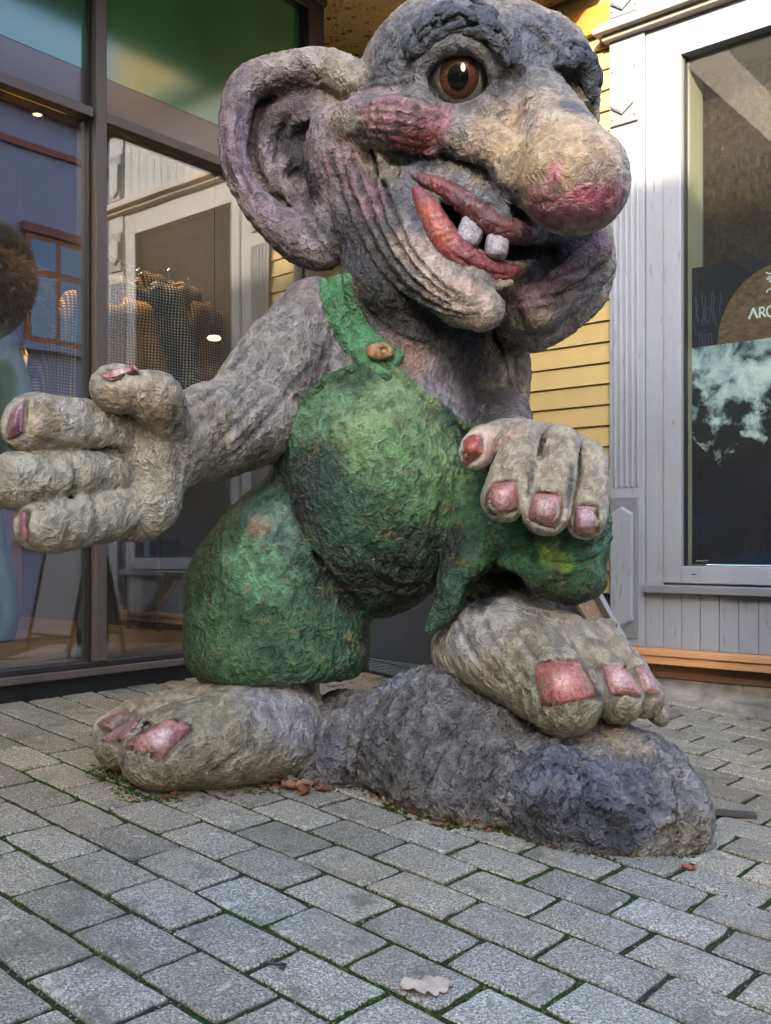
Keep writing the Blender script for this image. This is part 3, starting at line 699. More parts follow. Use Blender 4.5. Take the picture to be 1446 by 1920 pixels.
# -------- overalls
O = Vol((-.66, 2.55, .16), (.72, 3.62, 1.52), .0066)
for q, k in [
    (ell(702, 930, 3.13, 182, 226, 166), .04), (ell(702, 800, 3.18, 196, 150, 132), .05), (ell(800, 860, 3.17, 85, 120, 110), .04), (ell(598, 812, 3.14, 92, 76, 100, rot=-15), .04)]: O.add(q, k)
for q, k in [
    (ch((590, 940, 3.2, 90), (520, 1040, 3.12, 125)), .03), (ell(518, 1118, 3.13, 168, 168, 132), .02), (ell(520, 1190, 3.12, 168, 130, 136), .05), (ell(640, 1150, 3.2, 50, 130, 70), .03), (ell(518, 1228, 3.10, 166, 84, 138), .03), (ell(655, 1215, 3.22, 40, 90, 60), .02),
    (ch((870, 960, 3.12, 100), (1000, 985, 2.98, 100)), .02), (ell(1048, 1000, 2.91, 96, 118, 92), .04),
    (ch((885, 1010, 2.97, 55), (862, 1080, 2.92, 38), (834, 1140, 2.89, 24), (810, 1180, 2.87, 10), n=2), .015), (ell(1075, 1085, 2.89, 60, 46, 66), .03), (ell(1000, 1062, 2.86, 74, 40, 50, rot=-12), .02), (ell(1010, 1095, 2.90, 50, 30, 40), .03)]: O.add(q, k)
O.sub(ell(925, 1110, 2.86, 66, 46, 80, rot=-28), .012); O.sub(ell(985, 1160, 2.93, 90, 55, 70), .012); O.sub(ell(955, 1105, 2.92, 40, 34, 90), .01)
for a in [((548, 900, 3.06, 6), (575, 980, 2.99, 12), (612, 1070, 2.96, 14), (655, 1135, 2.98, 14), (695, 1175, 3.02, 12)), ((880, 860, 3.02, 5), (876, 960, 2.97, 11), (858, 1050, 2.94, 12), (815, 1140, 2.94, 12))]: O.sub(ch(*a, n=3), .02)
O.add(ell(950, 1085, 3.14, 90, 70, 34), .01)
O.half(P(520, 1276, 3.0), (0.03, -.03, -1), .008, P(300, 1400, 2.6), P(700, 1215, 3.6)) 
# bib top: two slopes meeting under the button
def bibcut(p, q, D):
    a, b = P(*p, D), P(*q, D); e = b-a; n = np.cross(e, np.array([.15, -1, 0])); n /= np.linalg.norm(n)
    return a, (n if n[2] > 0 else -n)
a, n = bibcut((500, 800), (662, 690), 2.98); b, m = bibcut((735, 690), (895, 800), 2.98)
r = O.reg(O.lo, O.lo+O.h*O.n, 0); sl, X, Y, Z = r
d1 = (X-a[0])*n[0]+(Y-a[1])*n[1]+(Z-a[2])*n[2]; d2 = (X-b[0])*m[0]+(Y-b[1])*m[1]+(Z-b[2])*m[2]
O.a[sl] = -smin(-O.a[sl], -np.maximum(d1, d2), .012)
for row in ([(508, 806), (560, 757), (612, 716), (664, 692)], [(742, 698), (792, 740), (846, 780), (888, 806)]):
    cc_ = [(x, y, O.ray(x, y+8) or 3.0) for x, y in row]; O.add(ch(*[(x, y, D+.004, 9) for x, y, D in cc_], n=2), .006)
families(O, [(640, 960), (700, 1040), (780, 1060)], [(660, 1060), (720, 1110), (790, 1110)], 3, 4, .02, rq, False)
families(O, [(970, 1010), (1060, 1030), (1130, 1010)], [(960, 1060), (1060, 1075), (1120, 1060)], 4, 4, .012, rq, True)
def on(vol, pts, lift=0.0, r=None):
    out = []
    for q in pts:
        D = vol.ray(q[0], q[1]); D = 3.0 if D is None else D
        out.append((q[0], q[1], D-lift, q[2]))
    return out
# -------- strap lying on the shoulder
ST = Vol((-.35, 2.6, 1.25), (.15, 3.5, 1.95), .006)
sp = [(630, 528), (640, 575), (662, 622), (696, 662), (736, 685)]
for off in (-23, -8, 8, 23):
    rows = []
    for i, (x, y) in enumerate(sp):
        x0, y0 = sp[max(i-1, 0)]; x1, y1 = sp[min(i+1, 4)]; L = math.hypot(x1-x0, y1-y0); xx, yy = x+(y1-y0)/L*off, y-(x1-x0)/L*off
        D = min(S.ray(xx, yy) or 9, O.ray(xx, yy) or 9); rows.append((xx, yy, (D if D < 5 else 3.0)-.004, 12 if i < 4 else 10))
    ST.add(ch(*rows, n=4), .014)
bib_top = on(O, [(668, 700, 12), (700, 692, 12), (738, 694, 12)], .004)
BT = Vol((-.2, 2.6, 1.35), (.1, 3.4, 1.6), .0045)
bd = min(S.ray(712, 658), O.ray(712, 658) or 9)-.052
BT.add(ell(713, 659, bd+.006, 26, 17, 10), .004); BT.sub(ell(720, 655, bd-.012, 10, 6, 9), .003)
for a, b, c, d in ((-13, -2, 13, 9),): pass
# ---------------------------------------------------------------- pigments, some darks holding the shade of hollows and overhangs
Bg = srgb('#8a8274'); BR = srgb('#6f6b66'); WH = srgb('#b4ada0'); GB = srgb('#6f6c6c'); DK = srgb('#1d2029'); PK = srgb('#a3666b'); MAU = srgb('#7d6a74'); TAN = srgb('#a28a68')
OLV = srgb('#7f7a5c'); SLT = srgb('#555a68'); NVY = srgb('#232a3a')
skin_zones = [
 ([(560, 600, 3.1), (500, 720, 3.0), (450, 780, 2.95)], 110, srgb('#7a7671'), .9), ([(400, 800, 2.86), (340, 820, 2.78)], 110, srgb('#7b7060'), .9),
 ([(240, 880, 2.66), (150, 980, 2.55), (60, 900, 2.45)], 190, srgb('#8b8472'), .95), ([(230, 735, 2.55), (300, 760, 2.6)], 70, srgb('#85755a'), .9),
 ([(75, 785, 2.47)], 55, srgb('#8d7c60'), .8), ([(500, 850, 3.0), (440, 885, 2.9)], 40, srgb('#575049'), .7), ([(600, 650, 3.1), (560, 760, 3.05)], 34, srgb('#4a4648'), .7),
 ([(700, 700, 3.05), (800, 640, 3.05)], 160, srgb('#6e6a70'), .9), ([(620, 730, 3.1), (560, 780, 3.1)], 60, srgb('#9b928c'), .85), ([(820, 730, 3.0), (870, 780, 3.0)], 50, srgb('#8b8890'), .8), ([(740, 620, 3.0), (790, 700, 3.0)], 42, srgb('#8a6f5e'), .8), ([(820, 740, 3.0)], 80, srgb('#6f6d76'), .8),
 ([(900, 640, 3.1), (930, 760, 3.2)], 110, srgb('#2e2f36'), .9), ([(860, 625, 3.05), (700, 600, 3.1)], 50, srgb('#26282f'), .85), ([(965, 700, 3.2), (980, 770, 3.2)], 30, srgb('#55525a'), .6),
 # head
 ([(872, 150, 3.0)], 330, srgb('#5c595a'), 1), ([(760, 90, 3.05), (850, 20, 3.05)], 110, srgb('#5c5f64'), .8), ([(1000, 60, 3.0), (1060, 90, 3.0)], 90, srgb('#4a4d55'), .8),
 ([(540, 280, 3.2), (460, 200, 3.2), (600, 460, 3.1)], 190, srgb('#6a6064'), 1), ([(440, 260, 3.2), (480, 380, 3.2)], 60, MAU, .8), ([(560, 160, 3.25), (520, 240, 3.25)], 60, srgb('#453b41'), .8),
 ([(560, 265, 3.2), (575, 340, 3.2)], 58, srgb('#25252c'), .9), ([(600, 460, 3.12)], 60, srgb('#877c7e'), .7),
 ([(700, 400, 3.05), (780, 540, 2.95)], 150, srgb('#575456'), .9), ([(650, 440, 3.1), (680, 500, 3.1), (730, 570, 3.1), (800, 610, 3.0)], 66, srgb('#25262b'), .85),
 ([(640, 290, 3.1), (700, 390, 3.0)], 50, srgb('#80606a'), .75), ([(770, 450, 2.92), (850, 560, 2.88), (910, 580, 2.82)], 56, srgb('#a8968a'), .85), ([(900, 590, 2.82), (850, 540, 2.85)], 30, srgb('#b39a8c'), .6),
 ([(700, 215, 3.0), (760, 230, 2.95), (825, 240, 2.93)], 62, srgb('#8f5f66'), .9), ([(650, 195, 3.05), (620, 210, 3.1)], 40, srgb('#7c6068'), .5), ([(790, 262, 2.9), (740, 270, 2.93)], 34, srgb('#93404d'), .85), ([(660, 180, 3.05), (740, 178, 3.0)], 20, srgb('#8a7474'), .7),
 ([(735, 305, 2.97), (800, 305, 2.95), (850, 285, 2.93)], 22, DK, .95), ([(705, 300, 3.02), (740, 400, 3.0)], 14, srgb('#23242c'), .8), ([(620, 300, 3.1), (690, 440, 3.05)], 12, srgb('#2a2a33'), .5),  # shade under the cheek and in its folds painted dark
 ([(770, 340, 2.95), (790, 420, 2.93)], 40, srgb('#5b5f6b'), .8), ([(880, 340, 2.93), (940, 390, 2.9)], 62, srgb('#68707c'), .9),
 ([(960, 250, 2.85), (1030, 290, 2.75), (1080, 300, 2.65)], 130, srgb('#9c8463'), .95), ([(1010, 180, 2.93), (1000, 230, 2.9)], 55, srgb('#8f8273'), .9), ([(900, 270, 2.88)], 45, srgb('#9f8a76'), .8),
 ([(1120, 330, 2.65), (1150, 360, 2.65)], 60, srgb('#7d6c60'), .7), ([(1010, 385, 2.65), (1080, 390, 2.65), (1150, 375, 2.65)], 56, srgb('#84495a'), .85), ([(1040, 325, 2.7)], 30, srgb('#ad6472'), .8), ([(1090, 365, 2.62), (1130, 375, 2.62)], 26, srgb('#a04a62'), .7), ([(1000, 400, 2.75), (1040, 420, 2.75)], 34, srgb('#704452'), .8),
 ([(900, 305, 2.88), (960, 360, 2.86), (985, 410, 2.86)], 20, srgb('#272a33'), .9),  # shadow beneath the nose wing put into the colour
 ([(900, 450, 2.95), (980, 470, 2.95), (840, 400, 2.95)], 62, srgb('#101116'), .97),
 ([(862, 100, 2.93), (800, 130, 2.95), (915, 150, 2.92)], 22, srgb('#40424a'), .8), ([(930, 170, 2.9), (935, 130, 2.9)], 26, srgb('#2b2d34'), .8),
 ([(1075, 200, 3.0), (1100, 210, 3.05)], 40, srgb('#3a404c'), .95), ([(1090, 235, 3.0)], 26, DK, .95),
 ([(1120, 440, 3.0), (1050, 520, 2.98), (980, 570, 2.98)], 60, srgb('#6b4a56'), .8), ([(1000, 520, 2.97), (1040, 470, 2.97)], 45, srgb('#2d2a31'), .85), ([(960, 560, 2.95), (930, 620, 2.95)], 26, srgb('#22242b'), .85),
 ([(1100, 560, 3.2), (1000, 630, 3.15)], 80, srgb('#6f686c'), .9), ([(960, 640, 3.15)], 40, srgb('#3b3a40'), .8),
 # knee hand
 ([(1000, 850, 2.8), (1080, 880, 2.7)], 130, srgb('#857b68'), 1), ([(900, 835, 2.75), (950, 820, 2.8)], 44, srgb('#a38875'), .9), ([(1000, 870, 2.73), (990, 930, 2.7)], 9, srgb('#33302c'), .8), ([(1072, 870, 2.74), (1062, 950, 2.69)], 9, srgb('#33302c'), .8),
 # feet
 ([(960, 1210, 2.8), (1050, 1290, 2.6), (1200, 1290, 2.75)], 190, srgb('#786f5b'), 1), ([(960, 1130, 2.85), (860, 1200, 2.9)], 90, srgb('#8a8781'), .8), ([(1060, 1350, 2.6), (1160, 1340, 2.7)], 50, srgb('#6e6b4f'), .8),
 ([(1010, 1200, 2.78), (1080, 1240, 2.72)], 40, srgb('#7d7564'), .7), ([(1118, 1300, 2.66), (1128, 1350, 2.66)], 12, srgb('#22211c'), .9), ([(1205, 1320, 2.78)], 10, srgb('#22211c'), .8),
 ([(1000, 1090, 3.0), (940, 1100, 3.0), (900, 1130, 3.0)], 50, srgb('#101114'), .95),  # shin inside the shorts opening painted near black as shade
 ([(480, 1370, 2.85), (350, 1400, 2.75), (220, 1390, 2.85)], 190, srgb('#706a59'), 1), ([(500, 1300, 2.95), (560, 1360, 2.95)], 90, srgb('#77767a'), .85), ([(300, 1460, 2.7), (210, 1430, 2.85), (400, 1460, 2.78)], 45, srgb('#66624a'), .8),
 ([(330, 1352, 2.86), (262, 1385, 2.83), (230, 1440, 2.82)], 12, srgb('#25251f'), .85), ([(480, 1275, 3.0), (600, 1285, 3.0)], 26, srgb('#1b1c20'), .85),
]
NAILS = [('fingernail', [(918, 908), (968, 903), (973, 957), (912, 964)], '#93605a', '#ab9490', dict(rnd=.3)),
 ('fingernail', [(1000, 924), (1058, 930), (1044, 992), (990, 974)], '#93645f', '#a8988f', dict(rnd=.3)),
 ('fingernail', [(1082, 948), (1120, 950), (1115, 1008), (1077, 1000)], '#8f6b6a', '#a3949a', dict(rnd=.25)),
 ('fingernail', [(868, 825), (900, 815), (904, 850), (872, 874)], '#934d3e', None, dict(rnd=.25)),
 ('fingernail', [(184, 700), (250, 686), (264, 699), (205, 714)], '#96675e', '#b0948a', dict(rnd=.2, lift=.007)),
 ('fingernail', [(24, 770), (48, 752), (44, 812), (16, 826)], '#805c5e', None, dict(rnd=.25)),
 ('fingernail', [(38, 962), (50, 958), (56, 1018), (44, 1010)], '#7c5356', None, dict(rnd=.25)),
 ('toenail', [(1000, 1246), (1088, 1236), (1122, 1308), (1014, 1328)], '#8f5548', '#c29078', dict(rnd=.28, bulge=.004)),
 ('toenail', [(1128, 1250), (1174, 1246), (1204, 1306), (1144, 1304)], '#99706a', '#bb9f94', dict(rnd=.3)),
 ('toenail', [(1188, 1254), (1212, 1250), (1238, 1302), (1206, 1304)], '#936d69', '#ac928e', dict(rnd=.3)),
 ('toenail', [(318, 1350), (360, 1362), (304, 1428), (230, 1398)], '#8f6462', '#b29e9e', dict(rnd=.28, bulge=.004)),
 ('toenail', [(262, 1348), (284, 1362), (222, 1396), (190, 1388)], '#836764', '#9c8888', dict(rnd=.3)),
 ('toenail', [(232, 1330), (254, 1340), (205, 1376), (180, 1362)], '#735a58', None, dict(rnd=.3))]
NZ = []
for nm, pl, c1, c2, kw in NAILS:
    cx = sum(p[0] for p in pl)/4; cyy = sum(p[1] for p in pl)/4; D = S.ray(cx, cyy) or 2.8
    loop = []
    for p in pl+pl[:1]:
        x_, y_ = cx+(p[0]-cx)*.93, cyy+(p[1]-cyy)*.93; d = S.ray(x_, y_); loop.append((x_, y_, d if d and abs(d-D) < .12 else D))
    NZ.append((loop, 10, srgb('#2a2124'), .75))
for nm, pl, c1, c2, kw in NAILS:
    pass
for lp, _, _, _ in NZ: S.sub(ch(*[(a, b, d-.002, 7) for a, b, d in lp]), .006)
CALM = [((sum(p[0] for p in pl)/4, sum(p[1] for p in pl)/4, NZ[i][0][0][2]), 46, .3) for i, (nm, pl, c1, c2, kw) in enumerate(NAILS)]+[((130, 870, 2.55), 260, .85), ((1020, 880, 2.75), 170, .8), ((1050, 1270, 2.72), 240, .8), ((330, 1400, 2.85), 260, .85), ((1060, 320, 2.72), 150, .75)]
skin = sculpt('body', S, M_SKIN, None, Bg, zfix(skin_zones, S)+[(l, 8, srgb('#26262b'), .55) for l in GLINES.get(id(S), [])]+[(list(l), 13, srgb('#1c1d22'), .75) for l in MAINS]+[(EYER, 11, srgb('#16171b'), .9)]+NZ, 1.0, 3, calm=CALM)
adopt(skin)
G1 = srgb('#2a432b'); 
green_zones = [
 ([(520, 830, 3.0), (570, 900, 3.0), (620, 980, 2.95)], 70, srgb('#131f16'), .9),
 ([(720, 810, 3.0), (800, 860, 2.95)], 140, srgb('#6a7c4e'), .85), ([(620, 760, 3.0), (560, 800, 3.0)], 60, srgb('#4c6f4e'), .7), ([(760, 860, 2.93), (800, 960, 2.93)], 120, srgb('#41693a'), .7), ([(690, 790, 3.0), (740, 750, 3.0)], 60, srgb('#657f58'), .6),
 ([(720, 1060, 2.95), (800, 1060, 2.95)], 150, srgb('#1a2c1e'), .9), ([(620, 950, 3.0), (600, 880, 3.0)], 70, srgb('#20302a'), .85), ([(740, 1120, 3.0), (680, 1080, 3.0)], 90, srgb('#0e1411'), .95), ([(860, 1000, 2.95), (840, 1100, 2.95)], 36, srgb('#101513'), .95),  # dark low belly paint, partly shade of the underside
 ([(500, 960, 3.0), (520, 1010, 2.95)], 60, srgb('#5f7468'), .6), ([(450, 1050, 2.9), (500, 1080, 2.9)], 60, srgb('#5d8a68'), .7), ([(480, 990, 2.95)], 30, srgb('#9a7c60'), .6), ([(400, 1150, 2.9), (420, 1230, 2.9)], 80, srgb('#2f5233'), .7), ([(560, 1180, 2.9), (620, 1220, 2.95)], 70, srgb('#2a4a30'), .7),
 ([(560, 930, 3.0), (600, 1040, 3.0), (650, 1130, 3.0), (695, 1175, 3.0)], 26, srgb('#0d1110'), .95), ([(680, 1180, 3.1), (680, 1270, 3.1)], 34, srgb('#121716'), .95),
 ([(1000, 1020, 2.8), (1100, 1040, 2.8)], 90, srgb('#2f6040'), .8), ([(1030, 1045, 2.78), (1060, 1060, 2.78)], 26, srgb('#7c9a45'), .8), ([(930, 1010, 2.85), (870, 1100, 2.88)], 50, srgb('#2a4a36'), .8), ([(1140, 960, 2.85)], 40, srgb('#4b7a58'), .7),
 ([(950, 1085, 3.1), (930, 1120, 3.1), (980, 1110, 3.1)], 70, srgb('#0b0d0d'), .95), ([(1090, 1125, 2.85), (1000, 1105, 2.9), (930, 1085, 2.9), (880, 1130, 2.92)], 30, srgb('#0b0f0d'), .95), ([(830, 1170, 2.88)], 30, srgb('#16241c'), .8), ([(1000, 1000, 2.78), (1100, 1010, 2.78)], 22, srgb('#1b2724'), .8),  # shade in the shorts opening and under its hem painted in
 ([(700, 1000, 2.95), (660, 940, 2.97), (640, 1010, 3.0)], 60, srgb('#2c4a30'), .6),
]
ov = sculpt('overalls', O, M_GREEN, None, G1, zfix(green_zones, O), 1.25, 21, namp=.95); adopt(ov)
st = sculpt('shoulder_strap', ST, M_GREEN, None, srgb('#3c6b45'), [([(640, 620, 3.0)], 30, srgb('#2a5038'), .6), ([(720, 690, 3.0)], 30, srgb('#5a7e45'), .6)], .4, 31); adopt(st)
bt = sculpt('button', BT, M_LIP, None, srgb('#8f6a40'), [([(720, 656, bd-.02)], 11, srgb('#2a2622'), .95)], .2, 33); adopt(bt)
# -------- rock under the feet
RK = Vol((-.62, 2.2, -.08), (.98, 3.6, .62), .009)
for q, k in [(ell(650, 1405, 3.12, 112, 100, 115), .05), (ell(620, 1420, 3.12, 60, 60, 80), .03), (ell(850, 1395, 3.0, 185, 125, 170, rot=6), .06), (ell(900, 1450, 2.92, 190, 110, 170, rot=8), .05), (ell(1100, 1480, 2.82, 200, 108, 190, rot=10), .06),
             (ell(1195, 1510, 2.76, 112, 105, 140), .05), (ell(1130, 1540, 2.70, 150, 70, 120, rot=4), .04), (ell(1270, 1545, 2.82, 45, 60, 70), .03)]: RK.add(q, k)
for a in [((1240, 1430, 2.64, 6), (1262, 1500, 2.62, 9), (1250, 1590, 2.58, 6)), ((1275, 1470, 2.7, 5), (1290, 1530, 2.7, 7), (1280, 1590, 2.68, 5)), ((700, 1330, 2.92, 6), (740, 1420, 2.88, 10), (730, 1490, 2.86, 14)), ((960, 1480, 2.7, 6), (1080, 1500, 2.62, 8), (1200, 1500, 2.58, 6))]: RK.sub(ch(*a, n=3), .03)
rk2 = random.Random(12)
families(RK, [(950, 1385), (1080, 1425), (1200, 1480), (1290, 1520)], [(880, 1490), (1000, 1545), (1120, 1580), (1230, 1598)], 13, 6.5, .018, rk2, True)
families(RK, [(650, 1310), (600, 1380), (592, 1450)], [(930, 1310), (900, 1420), (850, 1535)], 12, 6.0, .018, rk2, True)
families(RK, [(1180, 1400), (1240, 1470), (1255, 1580)], [(1270, 1440), (1300, 1510), (1298, 1580)], 4, 7, .015, rk2, True)
rock_zones = [([(700, 1380, 2.9), (900, 1480, 2.8)], 60, srgb('#3a3b42'), .7), ([(1090, 1520, 2.6), (1180, 1450, 2.6)], 40, srgb('#383b44'), .8),([(1120, 1410, 2.65), (1180, 1400, 2.68)], 75, srgb('#8f8068'), .9), ([(1150, 1480, 2.58), (1040, 1460, 2.65), (1200, 1520, 2.55)], 95, srgb('#565c69'), .8), ([(1000, 1530, 2.65), (1150, 1560, 2.55)], 60, srgb('#33343a'), .8),
 ([(880, 1400, 2.85), (760, 1350, 2.9)], 140, srgb('#5d5a58'), .8), ([(700, 1290, 3.0), (760, 1290, 3.0)], 40, srgb('#73797f'), .7), ([(640, 1430, 2.95)], 90, srgb('#55555c'), .8), ([(620, 1480, 2.95), (860, 1530, 2.75), (1000, 1575, 2.6), (1200, 1600, 2.5)], 26, srgb('#7a705a'), .8),
 ([(1290, 1560, 2.65), (1250, 1560, 2.6)], 50, srgb('#7b7262'), .8), ([(735, 1470, 2.85)], 45, srgb('#2a2c2c'), .85)]
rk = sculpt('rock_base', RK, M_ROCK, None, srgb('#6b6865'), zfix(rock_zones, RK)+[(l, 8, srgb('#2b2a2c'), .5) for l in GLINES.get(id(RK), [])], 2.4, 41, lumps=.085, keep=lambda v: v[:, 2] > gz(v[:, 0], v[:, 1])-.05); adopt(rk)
# -------- eyes
def eye(x, y, D, r, ix, iy, ir):
    c = P(x, y, D); rm_ = r*D/F
    g = P(ix, iy, D-r*D/F*.95)-c; g /= np.linalg.norm(g)
    a = np.cross(g, [0, 0, 1.]); a /= np.linalg.norm(a); b = np.cross(a, g)
    def cap(name, ang, lift, mat, par, a0=0, sx=1, sy=1, off=(0, 0)):
        n, m = 40, 12; vs = [c+g*rm_*(1+lift)] if a0 == 0 else []; fs = []
        rings = []
        for j in range(m+1):
            th = a0+(ang-a0)*j/m; ring = []
            if j == 0 and a0 == 0: continue
            for i in range(n):
                p = 2*math.pi*i/n; d = g*math.cos(th)+math.sin(th)*(math.cos(p)*a*sx+math.sin(p)*b*sy)+a*off[0]+b*off[1]; d /= np.linalg.norm(d)
                ring.append(len(vs)); vs.append(c+d*rm_*(1+lift*(1-.0*j/m)))
            rings.append(ring)
        if a0 == 0: fs += [(0, rings[0][i], rings[0][(i+1) % n]) for i in range(n)]
        for q, w_ in zip(rings[:-1], rings[1:]): fs += [(q[i], w_[i], w_[(i+1) % n], q[(i+1) % n]) for i in range(n)]
        mb = MB(); mb.poly(vs, fs); return mb.build(name, mat, par, True)
    ball = cap('eyeball', math.pi*.62, 0, M_EYEW, None); adopt(ball)
    ia = math.asin(min(.95, ir/r))
    cap('iris', ia, .012, iris_mat(c, g, a, b, ia), ball, sx=.93, sy=1.04)
    cap('iris_rim', ia*1.06, .008, M_RIM, ball, sx=.93, sy=1.04)
    cap('pupil', ia*.55, .020, M_PUP, ball, sx=.9, sy=1.08, off=(.04, -.02))
    cap('eye_glint', ia*.17, .028, M_WHITE, ball, sx=.7, sy=1.25, off=(-.28 if False else -.13, .27))
t = NT('eye_white', .22, .6); co = t.coord('World'); n = t.noise(co, 40, 5, .6)
M_EYEW = t.done(t.ramp(n, [(.35, srgb('#8a9092')), (.6, srgb('#b5b5aa'))]), None, t.bump(n, .35, .004))
M_RIM = flat('iris_rim', srgb('#22262c'), .3); M_PUP = flat('pupil', srgb('#0b0a0b'), .16); M_WHITE = flat('white_dab', srgb('#e8e8ea'), .4)
def iris_mat(c, g, a, b, ia):
    t = NT('iris', .2, .6); co = t.coord('World'); n = t.noise(co, 90, 5, .7, 1)
    # brown lower half, grey-green top
    sep = t.n('SeparateXYZ', {0: co}).outputs[2]; h = t.math('MULTIPLY', t.math('SUBTRACT', sep, float(c[2])), 12.0)
    f = t.gray(t.math('ADD', h, t.math('MULTIPLY', t.math('SUBTRACT', n, .5), 1.2)), [(.0, 0), (.3, 1)])
    br = t.ramp(n, [(.35, srgb('#38221a')), (.6, srgb('#6b4632'))]); gy = t.ramp(n, [(.35, srgb('#3c352e')), (.65, srgb('#6f6455'))])
    return t.done(t.mix(f, br, gy), None, t.bump(n, .3, .003))
eye(862, 143, 3.025, 57, 861, 143, 36); eye(1088, 232, 3.10, 24, 1084, 236, 14)
# -------- nails, lips and teeth laid on the finished forms
def drape(name, poly, vol, mat, base, zones=(), lift=.004, bulge=.003, thick=.012, n=13, rnd=.35, seed=0):
    """poly: four photo corners (tl, tr, br, bl) of a plate that lies on the form"""
    tl, tr, br, bl = [np.array(p, float) for p in poly]; vs = []; fs = []; g = []
    for j in range(n):
        for i in range(n):
            a, b = 2*i/(n-1)-1, 2*j/(n-1)-1
            k = (1-rnd)+rnd*(max(abs(a), abs(b))/max(1e-6, math.hypot(a, b))) if (a or b) else 1
            k = 1-rnd*(1-max(abs(a), abs(b))/math.hypot(a, b)) if (a or b) else 1
            a2, b2 = a*k, b*k; u, v = (a2+1)/2, (b2+1)/2
            q = (tl*(1-u)+tr*u)*(1-v)+(bl*(1-u)+br*u)*v
            D = vol.ray(q[0], q[1]); g.append((q[0], q[1], D, (1-a*a)*(1-b*b)))
    Ds = [q[2] for q in g if q[2]]; med = sorted(Ds)[len(Ds)//2]
    pts = np.array([P(x, y, (D if D and abs(D-med) < .12 else med)) for x, y, D, w_ in g]).reshape(n, n, 3)
    for _ in range(3):                                            # relax so the plate is smooth
        q = pts.copy(); q[1:-1, 1:-1] = (pts[1:-1, 1:-1]*2+pts[:-2, 1:-1]+pts[2:, 1:-1]+pts[1:-1, :-2]+pts[1:-1, 2:])/6; pts = q
    nrm = np.cross(pts[n//2, -1]-pts[n//2, 0], pts[-1, n//2]-pts[0, n//2]); nrm /= np.linalg.norm(nrm)
    view = P(*((tl+br)/2), 1)-np.array([0, 0, H]); nrm = nrm if np.dot(nrm, view) < 0 else -nrm
    wts = np.array([q[3] for q in g]).reshape(n, n, 1)
    top = pts+nrm*(lift+bulge*wts); bot = pts-nrm*thick
    vs = list(top.reshape(-1, 3))+list(bot.reshape(-1, 3)); N = n*n
    for j in range(n-1):
        for i in range(n-1):
            k = j*n+i; fs.append((k, k+n, k+n+1, k+1))
    rim = [i for i in range(n)]+[j*n+n-1 for j in range(1, n)]+[(n-1)*n+i for i in range(n-2, -1, -1)]+[j*n for j in range(n-2, 0, -1)]
    for i in range(len(rim)): a, b = rim[i], rim[(i+1) % len(rim)]; fs.append((a, b, b+N, a+N))
    va = np.array(vs); fa = fs
    me = bpy.data.meshes.new(name); me.from_pydata([tuple(p) for p in va], [], fa); me.update(); me.polygons.foreach_set('use_smooth', [True]*len(me.polygons))
    paint(me, va, base, zones, seed, 30, .5); o = obj(name, me, mat); return adopt(o)
NP = srgb('#9c5f63'); NR_ = srgb('#8e4640'); NV = srgb('#8f7078')
def nail(name, poly, base, hi=None, **kw):
    kw.setdefault('lift', .0085)
    cx = sum(p[0] for p in poly)/4; cyy = sum(p[1] for p in poly)/4; D = S.ray(cx, cyy) or 2.8
    z = [([(cx, cyy, D)], 24, hi, .7)] if hi else []
    return drape(name, poly, S, M_NAIL, base, z, **kw)
for nm, pl, c1, c2, kw in NAILS:
    q = nail(nm, pl, srgb(c1), srgb(c2) if c2 else None, **kw)
# lips
LP = Vol((-.05, 2.5, 1.35), (.6, 3.3, 2.25), .0055)
def lipcurve(vol, L, DD):
    rows = [(x, y, (D or 2.93)+r*.0016*(.08 if L is LOL else .15), r*1.10) for (x, y, r), D in zip(L, DD)]; vol.add(ch(*rows, n=3), .004)
    for i in range(2 if L is LOL else 1):                                                # soft lengthwise folds
        o = rr.uniform(-.6, .6); vol.sub(ch(*[(x+o*r*.5, y+o*r, D-r*.0016*.72, 1.6) for x, y, D, r in rows[1:-1]], n=2), .005)
lipcurve(LP, UPL, DU)
ul = sculpt('upper_lip', LP, M_LIP, None, srgb('#53262a'), [([(820, 345, 2.9), (860, 372, 2.9)], 24, srgb('#7c3c33'), .6), ([(975, 430, 2.87)], 24, srgb('#6d5450'), .7)], .8, 51); adopt(ul)
LP = Vol((-.05, 2.5, 1.35), (.6, 3.3, 2.25), .0055); lipcurve(LP, LOL, DLW)
ll = sculpt('lower_lip', LP, M_LIP, None, srgb('#75353a'), [([(800, 395, 2.9), (835, 450, 2.88)], 30, srgb('#a5583a'), .8), ([(900, 500, 2.87), (940, 508, 2.88)], 26, srgb('#7c3a42'), .8)], .8, 52); adopt(ll)
for (x, y, w_, h_, rt, D) in ((883, 433, 23, 29, 20, 2.900), (932, 461, 21, 23, 8, 2.895)):
    TV = Vol(P(x, y, D)-.09, P(x, y, D)+.09, .005)
    TV.add(ell(x, y, D, w_*1.35, h_*1.35, 26, rot=rt), .0)
    M3 = rotm(rt); sc_ = D/F; c = P(x, y, D)
    for ax, ext in ((0, w_), (2, h_), (1, 19)):
        for sg in (-1, 1): nvec = M3[:, ax]*sg; TV.half(c+nvec*ext*sc_, nvec, .012)
    tv = sculpt('tooth', TV, M_TOOTH, None, srgb('#8f9096'), [([(x, y+18, D)], 14, srgb('#6f6a60'), .6)], .4, 60+x); adopt(tv)
